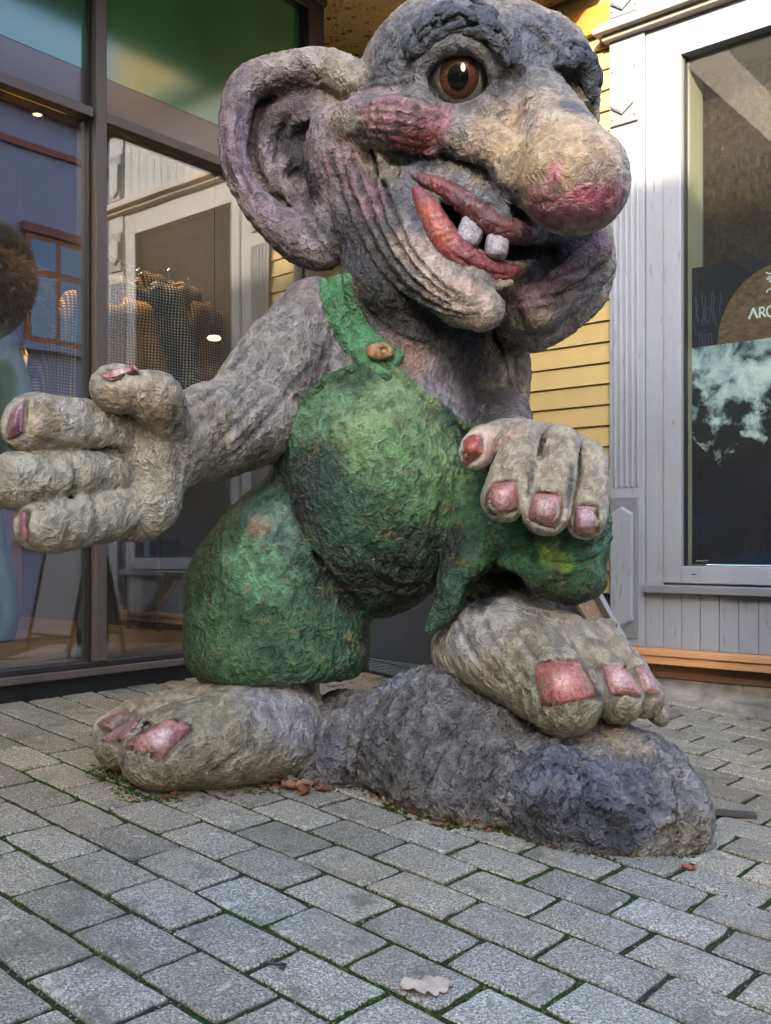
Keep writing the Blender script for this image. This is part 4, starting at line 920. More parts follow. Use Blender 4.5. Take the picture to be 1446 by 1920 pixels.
# brows: clumped painted hair
def brow(name, spine, r, seed, n=16):
    rb = random.Random(seed); pts = on(S, spine, .012)
    lo = np.min([P(a, b, D) for a, b, D, _ in pts], 0)-.14; hi = np.max([P(a, b, D) for a, b, D, _ in pts], 0)+.14
    B = Vol(lo, hi, .0042); cv = curve(pts, 6)
    B.add(ch(*[(q[0], q[1], q[2]+.012, q[3]*.62) for q in cv]), .006)
    for i in range(n):
        k = rb.randrange(len(cv)-5); off = rb.uniform(-1, 1); rows = []; bend = rb.uniform(-.25, .35)*(1 if off > 0 else -1)
        for j in range(5):
            q = cv[min(k+j+1, len(cv)-1)]; s = off+bend*j/4
            d = cv[min(k+j+2, len(cv)-1)]-cv[max(k+j, 0)]; L = math.hypot(d[0], d[1])+1e-6
            rows.append((q[0]-d[1]/L*q[3]*s, q[1]+d[0]/L*q[3]*s, q[2]-q[3]*.00095*math.sqrt(max(.05, 1-min(1, s*s)))+.004, (4.5, 6.5, 6, 5, 2)[j]))
        B.add(ch(*rows, n=2), .0015)
    o = sculpt(name, B, M_HAIR, None, srgb('#34383f'), [([(x, y, D)], 26, srgb('#62656a'), .6) for x, y, D, _ in pts[1::2]], .15, seed); return adopt(o)
brow('eyebrow', [(962, 122, 12), (945, 78, 24), (910, 44, 30), (862, 34, 34), (815, 52, 32), (782, 84, 24), (768, 112, 10)], 28, 5, 70)
brow('eyebrow', [(1040, 122, 12), (1066, 104, 24), (1092, 108, 24), (1106, 140, 18), (1112, 190, 10)], 22, 6, 44)
# ================================================================ wooden shop building on the right
def WR(t, z, o=0.0): return B0+DR*t+NR*o+np.array([0, 0, z])
def WL(s, z, o=0.0): return A0+DL*s+NL*o+np.array([0, 0, z])
ZU = np.array([0, 0, 1.0])
def rbox(mb, t0, t1, z0, z1, o0, o1): return mb.box(WR(t0, z0, o0), DR*(t1-t0), NR*(o1-o0), ZU*(z1-z0))
def lbox(mb, s0, s1, z0, z1, o0, o1): return mb.box(WL(s0, z0, o0), DL*(s1-s0), NL*(o1-o0), ZU*(z1-z0))
def bx(name, fn, args, mat, parent, bevel=.003): return fn(MB(), *args).build(name, mat, parent, False, bevel)
def m_paint(name, c, dirt=.35, grain=.3, rough=.5, worn=None, wornamt=0.0, vert=True):
    t = NT(name, rough, .4); co = t.coord('World'); rn = t.rand()
    st = t.mapping(co, (9, 9, .9) if vert else (1.2, 1.2, 26))
    g = t.noise(st, 7, 5, .6); d = t.noise(co, 3.5, 5, .6)
    col = t.mix(t.math('MULTIPLY', g, .35), c, tuple(x*.80 for x in c[:3])+(1,))
    col = t.mix(t.gray(d, [(.45, 0), (.75, dirt)]), col, srgb('#6e6a5e'))
    col = t.mix(1.0, col, t.gray(rn, [(0, .93), (1, 1.0)]), 'MULTIPLY')
    if worn is not None:
        wn = t.gray(t.noise(t.mapping(co, (14, 14, 2.2)), 3, 7, .72), [(.60, 0), (.63, wornamt)]); col = t.mix(wn, col, worn)
    return t.done(col, None, t.bump(t.math('ADD', g, t.math('MULTIPLY', d, .6)), grain, .004))
M_YEL = m_paint('yellow_boards', srgb('#b39e6a'), .25, .3, .55, vert=False)
M_YELT = m_paint('ochre_trim', srgb('#a5762f'), .2, .3, .55, vert=False)
M_WHT = m_paint('white_boards', srgb('#8d939e'), .18, .3, .5, srgb('#62656b'), .6)
M_GRY = m_paint('grey_paint', srgb('#74777f'), .15, .3, .5)
M_LEDGE = m_paint('ledge_wood', srgb('#968d87'), .25, .4, .6, vert=False)
M_PINE = m_paint('bare_pine', srgb('#c49468'), .2, .5, .65, vert=False)
M_PINED = m_paint('dark_pine', srgb('#6b4a32'), .4, .5, .8, vert=False)
bld = empty('wooden_shop', 'yellow clapboard shop building with white fluted pilaster and large display window', 'building', tuple(WR(0, .2)))
def ad(o, root):
    o.parent = root; o.matrix_parent_inverse = Matrix.Translation(-root.location); return o
class Ctx:
    def __init__(s, root): s.r = root
    def r_(s, name, a, mat, bevel=.003, parent=None):
        o = bx(name, rbox, a, mat, None, bevel)
        if parent is None: return ad(o, s.r)
        o.parent = parent; o.matrix_parent_inverse = Matrix.Translation(-s.r.location) ; return o
    def l_(s, name, a, mat, bevel=.003, parent=None):
        o = bx(name, lbox, a, mat, None, bevel)
        if parent is None: return ad(o, s.r)
        o.parent = parent; o.matrix_parent_inverse = Matrix.Translation(-s.r.location); return o
def sub(o, par):                              # a sub-part whose parent part sits untransformed under its root
    o.parent = par; return o
B = Ctx(bld)
# core wall (behind the boards)
B.r_('wall', (-3.2, -.03, .60, 6.2, -.30, -.02), M_YEL, 0)
B.r_('wall', (-.03, .10, .30, 6.2, -.30, .01), M_WHT, 0)
B.r_('wall', (.10, 1.30, 3.19, 6.2, -.30, .01), M_WHT, 0)
B.r_('wall', (.10, 1.30, .30, .79, -.30, .01), M_WHT, 0)
B.r_('wall', (1.30, 1.50, .30, 6.2, -5.0, .01), M_WHT, 0)
pitch = .1035; z = .652; k = 0
rb = random.Random(4)
while z < 3.42:
    e = rb.uniform(-.0012, .0012)
    mb = MB(); a0, a1 = -2.9, -.245
    p = [WR(a0, z+.002, .016+e), WR(a1, z+.002, .016+e), WR(a1, z+pitch-.003, .002), WR(a0, z+pitch-.003, .002), WR(a0, z+.002, -.02), WR(a1, z+.002, -.02), WR(a1, z+pitch-.003, -.02), WR(a0, z+pitch-.003, -.02)]
    mb.poly(p, [(0, 1, 2, 3), (5, 4, 7, 6), (4, 5, 1, 0), (3, 2, 6, 7), (1, 5, 6, 2), (4, 0, 3, 7)])
    ad(mb.build('clapboard', M_YEL), bld); z += pitch
B.r_('trim_board', (-1.43, -.245, z+.002, z+.115, -.02, .030), M_YELT)
B.r_('trim_board', (-1.43, -.245, z-.03, z, .016, .050), M_YELT)
z += .12
while z < 5.9:
    if z > 3.62:
        mb = MB(); rbox(mb, -1.43, -.245, z+.002, z+pitch-.003, -.02, .012); ad(mb.build('clapboard', M_YEL), bld)
    z += pitch
# foundation stones under the clapboards
def m_stone(name, a, b_, c_, sc=10, bump=1.0):
    t = NT(name, .85, .3); co = t.coord('World'); n = t.noise(co, sc, 6, .65, .4)
    return t.done(t.ramp(n, [(.3, srgb(a)), (.5, srgb(b_)), (.72, srgb(c_))]), None, t.bump(t.math('ADD', n, t.math('MULTIPLY', t.noise(co, sc*7, 4), .4)), bump, .02))
M_DSTONE = m_stone('dark_stone', '#202226', '#34363b', '#55575b', 14)
M_CONC = m_stone('concrete', '#55534e', '#76736b', '#979287', 6, .6)
x = -1.43
for row, (z0, z1) in enumerate(((.20, .36), (.37, .50), (.51, .645))):
    x = -1.43-rb.uniform(0, .1)
    while x < -.27:
        wv_ = rb.uniform(.16, .34); x1 = min(x+wv_, -.26)
        if x1-x > .05:
            mb = MB(); rbox(mb, max(x, -1.43)+.006, x1-.006, z0, z1, -.15, -.01+rb.uniform(-.02, .03)); o = mb.build('foundation_stone', M_DSTONE, None, False, .02); ad(o, bld)
        x = x1
# pilasters
def pil(t0, t1):
    W = t1-t0; T = lambda f: t0+W*f
    body = B.r_('pilaster', (t0, t1, .40, 3.345, -.02, .040), M_WHT)
    top = B.r_('pilaster', (t0, t1, 3.432, 3.98, -.02, .040), M_WHT)
    for i in range(5):
        f = .16+i*.165; c = T(f); r = W*.042
        mb = MB(); n = 6
        z0, z1 = 1.167, 2.845
        vs = []; prof = [(math.cos(math.pi*j/n), math.sin(math.pi*j/n)) for j in range(n+1)]
        for zz, sc in ((z0, .3), (z0+.012, 1), (z1-.015, 1), (z1, .3)):
            for a, b_ in prof: vs.append(WR(c+r*a, zz, .0402+.011*b_*sc))
        m = n+1; fs = [(q*m+j, q*m+j+1, (q+1)*m+j+1, (q+1)*m+j) for q in range(3) for j in range(n)]
        o = mb.poly(vs, fs).build('flute', M_WHT, None, True); o.parent = body; o.matrix_parent_inverse = Matrix.Translation(-bld.location)@Matrix.Translation(bld.location) ; 
    def hexp(z0, z1, h0, h1, sh, par):
        o = B.r_('panel_plate', (T(.05), T(.78) if False else T(.84), z0, z1, .0405, .055), M_GRY, .005); 
        for sx in (.12, .77):
            for zz in (z0+.03, z1-.03):
                mb = MB(); c = WR(T(sx), zz, .0555); mb.tube([c, c+NR*.003], .0042, 8); q = mb.build('screw', M_SCREW); q.parent = o
        a, b_ = T(.10), T(.74); m = (a+b_)/2
        pts = [(a, h0+sh), (m, h0), (b_, h0+sh), (b_, h1-sh), (m, h1), (a, h1-sh)]
        vs = [WR(p, q, .0552) for p, q in pts]+[WR(p, q, .066) for p, q in pts]
        cx_, cz = m, (h0+h1)/2
        vs += [WR(cx_+(p-cx_)*.90, cz+(q-cz)*(1-.012/(h1-h0)*2), .074) for p, q in pts]
        fs = [(i, (i+1) % 6, 6+(i+1) % 6, 6+i) for i in range(6)]+[(6+i, 6+(i+1) % 6, 12+(i+1) % 6, 12+i) for i in range(6)]+[tuple(range(12, 18))]
        q = MB().poly(vs, fs).build('hexagon_block', M_WHT); q.parent = o
    hexp(.440, 1.122, .495, 1.076, .034, body)
    hexp(2.925, 3.218, 2.970, 3.185, .042, body)
    hexp(3.452, 3.80, 3.475, 3.76, .042, top)
M_SCREW = flat('screw_metal', srgb('#4d5058'), .4)
pil(-.25, -.068); pil(1.31, 1.49)
for i in range(6): B.r_('plank', (-.25+i*.031, -.25+i*.031+.029, .405, .438, .0405, .046), M_WHT, .001)
# ledges
led = B.r_('ledge', (-.305, 1.56, 3.372, 3.402, .0, .115), M_LEDGE, .004); B.r_('ledge', (-.275, 1.53, 3.346, 3.372, .0, .075), M_LEDGE, .004)
B.r_('ledge', (-.285, 1.54, 3.402, 3.430, .0, .09), M_WHT, .004)
B.r_('ledge', (-.305, 1.56, 3.985, 4.03, .0, .13), M_LEDGE, .004); B.r_('ledge', (-.305, 1.56, 4.03, 4.06, .0, .16), M_WHT, .004)
for i in range(16): B.r_('plank', (-.066+i*.086, -.066+i*.086+.083, 3.432, 3.98, .010, .024), M_WHT, .002)
z = 4.07
while z < 6.1:
    mb = MB(); rbox(mb, -.245, 1.50, z+.002, z+.1, .0, .022); ad(mb.build('clapboard', M_YEL), bld); z += pitch
B.r_('roof_edge', (-1.5, 1.75, 6.2, 6.4, -5, .45), M_LEDGE)
# boards round the window
B.r_('casing_board', (-.065, .024, .70, 3.342, .010, .026), M_WHT, .002)
B.r_('casing_board', (.024, 1.308, 3.262, 3.342, .010, .026), M_WHT, .002)
B.r_('casing_board', (1.262, 1.308, .70, 3.260, .010, .026), M_WHT, .002)
t0, t1, z0, z1 = .026, 1.26, .712, 3.260; fw = .087; i0, i1, k0, k1 = t0+fw, t1-fw, .792, 3.178
wf = B.r_('window_frame', (t0, i0, z0, z1, -.05, .036), M_WHT, .004)
for a in ((i1, t1, z0, z1, -.05, .036), (i0+.0005, i1-.0005, z0, k0, -.05, .0355), (i0+.0005, i1-.0005, k1, z1, -.05, .0355)):
    B.r_('window_frame', a, M_WHT, .004)
M_BLACK = flat('black_gasket', srgb('#17181b'), .5)
B.r_('gasket', (i0, i0+.008, k0, k1, -.028, .004), M_BLACK, 0)
mb = MB(); rbox(mb, i0+.052, i0+.076, .752, .757, .0362, .037); ad(mb.build('drain_slot', M_BLACK), bld)
B.r_('sill', (-.062, 1.31, .664, .703, .0, .075), M_GRY, .005)
for i in range(15): B.r_('plank', (-.066+i*.0895, -.066+i*.0895+.0865, .403, .662, .010, .024+rb.uniform(-.001, .001)), M_WHT, .002)
B.r_('base_beam', (-.262, 1.52, .372, .402, .0, .10), M_PINE, .004); B.r_('base_beam', (-.262, 1.52, .332, .370, .0, .088), M_PINE, .004)
B.r_('base_board', (-.262, 1.52, .262, .330, -.05, .02), M_PINED, .003)
B.r_('plinth', (-.262, 1.52, .0, .262, -.2, .01), M_CONC, .01)
def m_glass(name, ior=.10, tint=(.86, .9, .9, 1), dirt=0.05):
    m = bpy.data.materials.new(name); m.use_nodes = True; t = m.node_tree; t.nodes.clear()
    N = t.nodes.new; out = N('ShaderNodeOutputMaterial'); mx = N('ShaderNodeMixShader'); tr = N('ShaderNodeBsdfTransparent'); gl = N('ShaderNodeBsdfGlossy'); fr = N('ShaderNodeMath'); lw = N('ShaderNodeLayerWeight'); lw.inputs[0].default_value = .5; pw = N('ShaderNodeMath'); pw.operation = 'POWER'; pw.inputs[1].default_value = 4.0; fr.operation = 'MULTIPLY_ADD'; fr.inputs[1].default_value = 1-ior; fr.inputs[2].default_value = ior; t.links.new(lw.outputs['Facing'], pw.inputs[0]); t.links.new(pw.outputs[0], fr.inputs[0])
    tr.inputs[0].default_value = tint; gl.inputs['Roughness'].default_value = 0.0
    geo = N('ShaderNodeNewGeometry'); nz_ = N('ShaderNodeTexNoise'); nz_.inputs['Scale'].default_value = 1.3; bp = N('ShaderNodeBump'); bp.inputs['Strength'].default_value = .05; bp.inputs['Distance'].default_value = .02
    L = t.links.new; L(geo.outputs['Position'], nz_.inputs['Vector']); L(nz_.outputs[0], bp.inputs['Height']); L(bp.outputs[0], gl.inputs['Normal'])
    L(fr.outputs[0], mx.inputs[0]); L(tr.outputs[0], mx.inputs[1]); L(gl.outputs[0], mx.inputs[2])
    df = N('ShaderNodeBsdfDiffuse'); df.inputs[0].default_value = (.5, .5, .48, 1); m2 = N('ShaderNodeMixShader'); n2 = N('ShaderNodeTexNoise'); n2.inputs['Scale'].default_value = 60; n2.inputs['Detail'].default_value = 4
    rp_ = N('ShaderNodeValToRGB'); rp_.color_ramp.elements[0].position = .62; rp_.color_ramp.elements[0].color = (.012, .012, .012, 1); rp_.color_ramp.elements[1].position = .78; rp_.color_ramp.elements[1].color = (dirt*4, dirt*4, dirt*4, 1)
    L(geo.outputs['Position'], n2.inputs['Vector']); L(n2.outputs[0], rp_.inputs[0]); L(rp_.outputs[0], m2.inputs[0]); L(mx.outputs[0], m2.inputs[1]); L(df.outputs[0], m2.inputs[2]); L(m2.outputs[0], out.inputs[0])
    return m
M_GLASS = m_glass('window_glass', .165)
def pane_r(a, z0, z1, b_, o): return MB().box(WR(a, z0, o), DR*(b_-a), NR*.006, ZU*(z1-z0))
ad(pane_r(i0+.002, k0+.001, k1-.001, i1-.002, -.022).build('glass_pane', m_glass('display_glass', .04, (.8, .84, .84, 1), .012)), bld)
# what stands behind the display window
M_CREAM = m_paint('cream_reveal', srgb('#bdb9a0'), .3, .3)
B.r_('reveal', (i0-.03, i0-.002, k0, k1, -.22, -.052), M_CREAM, 0)
t = NT('reflection_brown', .9, .2); co = t.coord('World'); n = t.noise(t.mapping(co, (1, 1, .6)), 45, 5, .65)
M_RB = t.done(t.ramp(n, [(.3, srgb('#1a140f')), (.5, srgb('#2f261e')), (.75, srgb('#4a3d2e'))]), None, t.bump(n, .8, .01))
B.r_('reflection_panel', (i0-.03, i1+.2, 1.2, 3.3, -.30, -.26), M_RB, 0)  # added panel, its brown stands in for the soffit's reflection
B.r_('reveal', (i0-.03, i1+.2, k0-.06, k0-.002, -.8, -.052), M_CREAM, 0)
# poster standing in the window
pz1 = HR(1297, 503, -.09)[1]; pt0 = HR(1297, 700, -.09)[0]
poster = empty('poster', 'dark poster with brown half globe, pale torn clouds and white ARC lettering in the window', 'poster', tuple(WR(pt0, .80, -.09)))
t = NT('poster_print', .35, .4); co = t.coord('Object')
sx = t.n('SeparateXYZ', {0: co})
pu, pv = sx.outputs[0], sx.outputs[2]
def PR(x, y):                     # photo pixel -> poster coordinates
    a, z_ = HR(x, y, -.09); return a-pt0, z_-.80
dark = t.ramp(t.noise(co, 3, 5, .6), [(.35, srgb('#0b0e15')), (.6, srgb('#151c2b')), (.8, srgb('#1f2a3e'))])
gcx, gcy = PR(1470, 600)[0], PR(1446, 633)[1]; grx = abs(PR(1345, 633)[0]-gcx); gry = PR(1446, 493)[1]-gcy
e = t.math('ADD', t.math('POWER', t.math('DIVIDE', t.math('SUBTRACT', pu, gcx), grx), 2.0), t.math('POWER', t.math('DIVIDE', t.math('SUBTRACT', pv, gcy), gry), 2.0))
glob = t.ramp(t.noise(t.mapping(co, (1, 1, 2)), 22, 6, .7), [(.3, srgb('#3f3022')), (.55, srgb('#6d573f')), (.8, srgb('#8f775a'))])
col = t.mix(t.math('MULTIPLY', t.math('LESS_THAN', e, 1.0), t.math('GREATER_THAN', pv, gcy)), dark, glob)
cl0, cl1 = PR(1400, 632)[1], PR(1400, 895)[1]
below = t.math('LESS_THAN', pv, gcy)
wq = t.noise(co, 4, 4, .6, out='Color'); wv = t.n('VectorMath', {0: co, 1: t.n('VectorMath', {0: wq, 1: (.18, .18, .18)}, operation='MULTIPLY').outputs[0]}, operation='ADD').outputs[0]
cn = t.noise(wv, 5.5, 7, .62)
fade = t.math('DIVIDE', t.math('SUBTRACT', pv, cl1), cl0-cl1)                # 1 at the globe, 0 at the torn lower edge
cm = t.gray(t.math('ADD', cn, t.math('MULTIPLY', t.math('SUBTRACT', fade, .5), .22)), [(.44, 0), (.53, 1)])
cm = t.math('MULTIPLY', t.math('MULTIPLY', cm, below), t.math('GREATER_THAN', t.math('SUBTRACT', fade, t.math('MULTIPLY', t.math('ABSOLUTE', t.math('SUBTRACT', pu, PR(1372, 880)[0])), 1.6)), 0.0))
col = t.mix(cm, col, t.ramp(cn, [(.45, srgb('#93b0b4')), (.60, srgb('#e4efee'))]))
blue = t.math('MULTIPLY', t.gray(t.noise(wv, 3, 4), [(.52, 0), (.62, .6)]), t.math('LESS_THAN', pv, cl1+.1))
col = t.mix(blue, col, srgb('#1c3f70'))
M_POST = t.done(col)
pb = MB(); pb.box((0, 0, 0), tuple(DR*1.3), tuple(NR*-.008), (0, 0, pz1-.80)); 
def locbox(mb, u0, u1, v0, v1, o0, o1): return mb.box(DR*u0+NR*o0+ZU*v0, DR*(u1-u0), NR*(o1-o0), ZU*(v1-v0))
# print coordinates need x along the poster: build it in local axes and turn the empty
poster.rotation_euler = (0, 0, math.atan2(DR[1], DR[0]))
mb = MB().box((0, .004, 0), (1.05, 0, 0), (0, .008, 0), (0, 0, pz1-.80)); mb.build('poster_sheet', M_POST, poster)
M_PWH = flat('white_print', srgb('#dfe8ea'), .4); M_GHOST = flat('reflected_script', srgb('#3d4152'), .5)
def stroke(mb, pts, w_, y=.0025):
    pts = [np.array((p[0], p[1])) for p in pts]
    L = []; Rr = []
    for i, p in enumerate(pts):
        d = pts[min(i+1, len(pts)-1)]-pts[max(i-1, 0)]; d = d/(np.linalg.norm(d)+1e-9); nn = np.array((-d[1], d[0]))*w_/2
        L.append(p+nn); Rr.append(p-nn)
    m = len(pts); vs = [(q[0], y, q[1]) for q in L]+[(q[0], y, q[1]) for q in Rr]
    mb.poly(vs, [(i, i+1, m+i+1, m+i) for i in range(m-1)])
def prs(*px): return [PR(a, b) for a, b in px]
lt = MB()
stroke(lt, prs((1404, 598), (1413, 577)), .010); stroke(lt, prs((1412, 577), (1420, 596)), .010)
stroke(lt, prs((1424.5, 575.5), (1424.5, 595.5)), .009)
stroke(lt, prs((1424.5, 577), (1431, 576), (1433.5, 580), (1431, 585), (1425, 586.5)), .007, .0022); stroke(lt, prs((1429, 586), (1436, 594)), .009, .0019)
arc = [PR(1446+8.5*math.cos(a), 583.5+10*math.sin(a)) for a in [math.pi*(1+.75*(1-2*i/16)) for i in range(17)]]
stroke(lt, arc, .008); lt.build('lettering', M_PWH, poster)
em = MB()
for a in (((1436, 510), (1441, 513), (1447, 512)), ((1437, 524), (1442, 519), (1448, 517)), ((1442, 522), (1444, 529)), ((1446, 520), (1447, 530)), ((1437, 548), (1440, 543), (1447, 540)), ((1438, 545), (1437, 549))): stroke(em, prs(*a), .006)
em.build('emblem', M_PWH, poster)
gh = MB()
for k, a in enumerate((((1303, 560), (1306, 590), (1310, 602)), ((1304, 557), (1308, 575), (1304, 597)), ((1315, 545), (1317, 575), (1321, 600)), ((1316, 553), (1323, 558), (1321, 580), (1316, 606), (1319, 610)),
          ((1325, 577), (1330, 575), (1332, 592), (1329, 604), (1324, 606), (1323, 590), (1325, 577)), ((1335, 548), (1339, 556), (1337, 575), (1342, 606), (1345, 612)), ((1335, 548), (1333, 575), (1338, 600)),
          ((1350, 548), (1353, 560), (1349, 575), (1350, 590)), ((1301, 605), (1304, 628)), ((1311, 624), (1312, 643)), ((1311, 626), (1315, 624), (1318, 645)), ((1322, 626), (1323, 647)), ((1321.5, 617), (1322, 620)), ((1328, 624), (1329, 645)), ((1328, 626), (1333, 624), (1335, 645)))): stroke(gh, prs(*a), .005, .003-.0001*k)
gh.build('reflected_lettering', M_GHOST, poster)  # reflected script put onto the poster as grey strokes
sm = MB()
rs = random.Random(2); xx = 1305
while xx < 1327: 
    w_ = rs.uniform(1.2, 2.4); stroke(sm, prs((xx, 1051+rs.uniform(-1, 1)), (xx+w_, 1052+rs.uniform(-1, 1.5))), .0035); xx += w_+.5
sm.build('small_print', M_PWH, poster)
# concrete apron in front of the shop
ap = MB(); a = [WR(-.9, 0, .01), WR(2.4, 0, .01), WR(2.4, 0, .33), WR(-.9, 0, .12)]
vs = [(p[0], p[1], gz(p[0], p[1])+h_) for p, h_ in zip(a, (.055, .075, .004, .004))]+[(p[0], p[1], gz(p[0], p[1])-.1) for p in a]
ap.poly(vs, [(0, 3, 2, 1), (3, 7, 6, 2), (0, 4, 7, 3), (1, 2, 6, 5)])
apo = ap.build('kerb_apron', M_CONC); tag(apo, kind='structure')
# ================================================================ glazed shop front on the left
def m_metal(name, c, rough=.35, bump=.1):
    t = NT(name, rough, .5); co = t.coord('World'); n = t.noise(co, 6, 5, .6); d = t.noise(co, 60, 4, .7)
    col = t.mix(t.gray(n, [(.4, 0), (.7, .4)]), c, tuple(min(1, x*1.6+.01) for x in c[:3])+(1,)); col = t.mix(t.gray(d, [(.62, 0), (.72, .35)]), col, srgb('#77746c'))
    return t.done(col, t.gray(n, [(.3, rough-.1), (.7, rough+.15)]), t.bump(d, bump, .002))
M_FRAME = m_metal('dark_frame', srgb('#211f22'), .38); M_FRAMEL = m_metal('bronze_frame', srgb('#4b4440'), .4); M_BASE = m_metal('black_base', srgb('#0a0a0b'), .5)
shop = empty('glass_shopfront', 'dark framed glass shopfront with black base and greenish upper panels', 'shopfront', tuple(WL(0, .3)))
Lc = Ctx(shop); M_REND0 = flat('shop_plaster', srgb('#1b1715'), .9)
sm_ = HL(183, 700)[0]; se = 1.66
sc0, sc1 = -3.5, se
zb0, zb1 = .30, .392
def gline(s): p = WL(s, 0); return gz(p[0], p[1])
bmb = MB(); a, b_ = WL(sc0, 0), WL(sc1+.05, 0)
Lc.l_('base', (sc0, se+.05, -.1, .372, -.25, .02), M_BASE, .004)
Lc.l_('base_rail', (sc0, se+.05, .3725, .402, -.1, .045), M_FRAMEL, .004); Lc.l_('base_rail', (sc0, se+.05, .4025, .425, -.1, .02), M_FRAME, .003)
for s_, w_ in ((sm_, .050), (se, .11), (sm_-1.62, .05)):
    Lc.l_('mullion', (s_-w_/2, s_+w_/2, .4255, 3.58, -.10, .03), M_FRAMEL if w_ < .1 else M_FRAME, .003)
    Lc.l_('mullion_recess', (s_-w_/2-.012, s_-w_/2-.0005, .4255, 3.58, -.09, -.005), M_BLACK, 0)
tz = HL(177, 219)[1]
for s0, s1 in ((sm_+.026, se-.056), (sm_-1.62+.026, sm_-.038), (sc0, sm_-1.62-.038)):
    Lc.l_('transom', (s0, s1, tz-.018, tz+.022, -.10, .03), M_FRAMEL, .003); Lc.l_('transom', (s0, s1, 3.535, 3.58, -.10, .03), M_FRAME, .003)
    Lc.l_('glass_pane', (s0, s1, .426, tz-.0185, -.030, -.022), M_GLASS, 0)
t = NT('green_spandrel', .12, .8); co = t.coord('World'); n = t.noise(co, 1.2, 2)
M_SPAN = t.done(t.ramp(n, [(.3, srgb('#1c4a30')), (.7, srgb('#2f6644'))]), .12, None); t.b.inputs['IOR'].default_value = 1.6
t = NT('brown_spandrel', .2, .8); M_SPB = t.done(srgb('#4a3b3a')); t.b.inputs['IOR'].default_value = 1.5
for s0, s1 in ((sm_+.026, se-.056), (sm_-1.62+.026, sm_-.038), (sc0, sm_-1.62-.038)):
    Lc.l_('upper_panel', (s0, s1, 2.80, 3.5345, -.034, -.024), M_SPAN, 0); Lc.l_('upper_panel', (s0, s1, tz+.0225, 2.7995, -.036, -.026), M_SPB, 0)
Lc.l_('head_beam', (sc0, se+.06, 3.5805, 3.64, -.10, .05), M_FRAME, .004)
Lc.l_('side_wall', (se+.056, se+.08, .0, 3.6, -3.0, -.1), M_REND0, 0)
# building above and the recess beside the post
t = NT('dark_render', .8); M_REND = t.done(t.ramp(t.noise(t.coord('World'), 2, 5), [(.3, srgb('#3b3a3d')), (.7, srgb('#5b585a'))]))
Lc.l_('upper_wall', (sc0-4, 2.57, 3.95, 8.5, -3, .0), M_REND, 0)
Lc.l_('recess_wall', (se+.0805, 2.75, .0, 3.6, -1.5, -1.4), M_REND, 0)
# grey panel at the back of the recess with a door mat
M_PANEL = m_metal('slate_panel', srgb('#41474f'), .5)
pn = MB()
pa, pb_ = P(676, 1154, 4.9), P(822, 1150, 4.62)
g0, g1 = P(676, 1231, 4.9), P(822, 1251, 4.62)
e_ = pb_-pa; nrm = np.array([e_[1], -e_[0], 0]); nrm = nrm/np.linalg.norm(nrm)*.03
pn.poly([g0+(0, 0, .0), g1, g1+(pb_-g1)*1.9, g0+(pa-g0)*1.9, g0-nrm, g1-nrm, g1+(pb_-g1)*1.9-nrm, g0+(pa-g0)*1.9-nrm], [(0, 1, 2, 3), (7, 6, 5, 4), (0, 4, 5, 1), (1, 5, 6, 2), (2, 6, 7, 3), (3, 7, 4, 0)])
po = pn.build('panel_board', M_PANEL, None, False, .004); tag(po, 'slate grey board standing behind the troll between its legs', 'board')
mat_ = empty('door_mat', 'dark ribbed rubber mat lying behind the troll under the slate board', 'mat', tuple(G(740, 1262)))
mc = G(745, 1258)
ma = bpy.data.materials.get('black_gasket')
mb = MB()
for i in range(14):
    for j in range(2):
        o_ = mc+DR*(-.35+i*.05)+NR*(-.25+j*.22); q = [o_, o_+DR*.042, o_+DR*.042+NR*.205, o_+NR*.205]
        q = [(p[0], p[1], gz(p[0], p[1])+.006) for p in q]+[(p[0], p[1], gz(p[0], p[1])+.018) for p in q]
        mb.poly(q, [(4, 5, 6, 7), (0, 1, 5, 4), (1, 2, 6, 5), (2, 3, 7, 6), (3, 0, 4, 7)])
M_RUB = flat('rubber', srgb('#2b2d30'), .7, .3, 30, .3); ad(mb.build('mat_rib', M_RUB), mat_)
# ---- canopy with pebbled soffit
t = NT('pebbled_concrete', .8, .3); co = t.coord('World')
vd = t.voro(co, 30, 'F1'); ve = t.voro(co, 30, 'DISTANCE_TO_EDGE'); vc = t.n('TexVoronoi', {'Vector': co, 'Scale': 30}).outputs['Color']
n = t.noise(co, 140, 4, .7)
vs_ = t.n('SeparateXYZ', {0: vc}).outputs[0]
peb = t.ramp(vs_, [(.0, srgb('#4a3526')), (.2, srgb('#9c8262')), (.5, srgb('#b89c76')), (.8, srgb('#c6ae88'))]); mort = t.ramp(n, [(.3, srgb('#a8926f')), (.7, srgb('#d2c09c'))])
mk = t.gray(ve, [(.10, 0), (.16, 1)])
big = t.gray(vs_, [(.28, 1), (.34, .35)])
M_PEB = t.done(t.mix(t.math('MULTIPLY', mk, big), mort, peb), None, t.bump(t.math('ADD', t.math('MULTIPLY', mk, .8), t.math('MULTIPLY', n, .4)), .8, .008))
can = empty('canopy', 'pebbled concrete canopy slab projecting over the glass shopfront', 'canopy', tuple(WL(0, 3.65)))
Cc = Ctx(can)
Cc.l_('soffit_slab', (-5.5, 2.54, 3.645, 3.93, -1.6, 1.10), M_PEB, .004)
Cc.l_('fascia', (-5.5, 2.54, 3.63, 3.96, 1.1005, 1.13), M_LEDGE, .004)
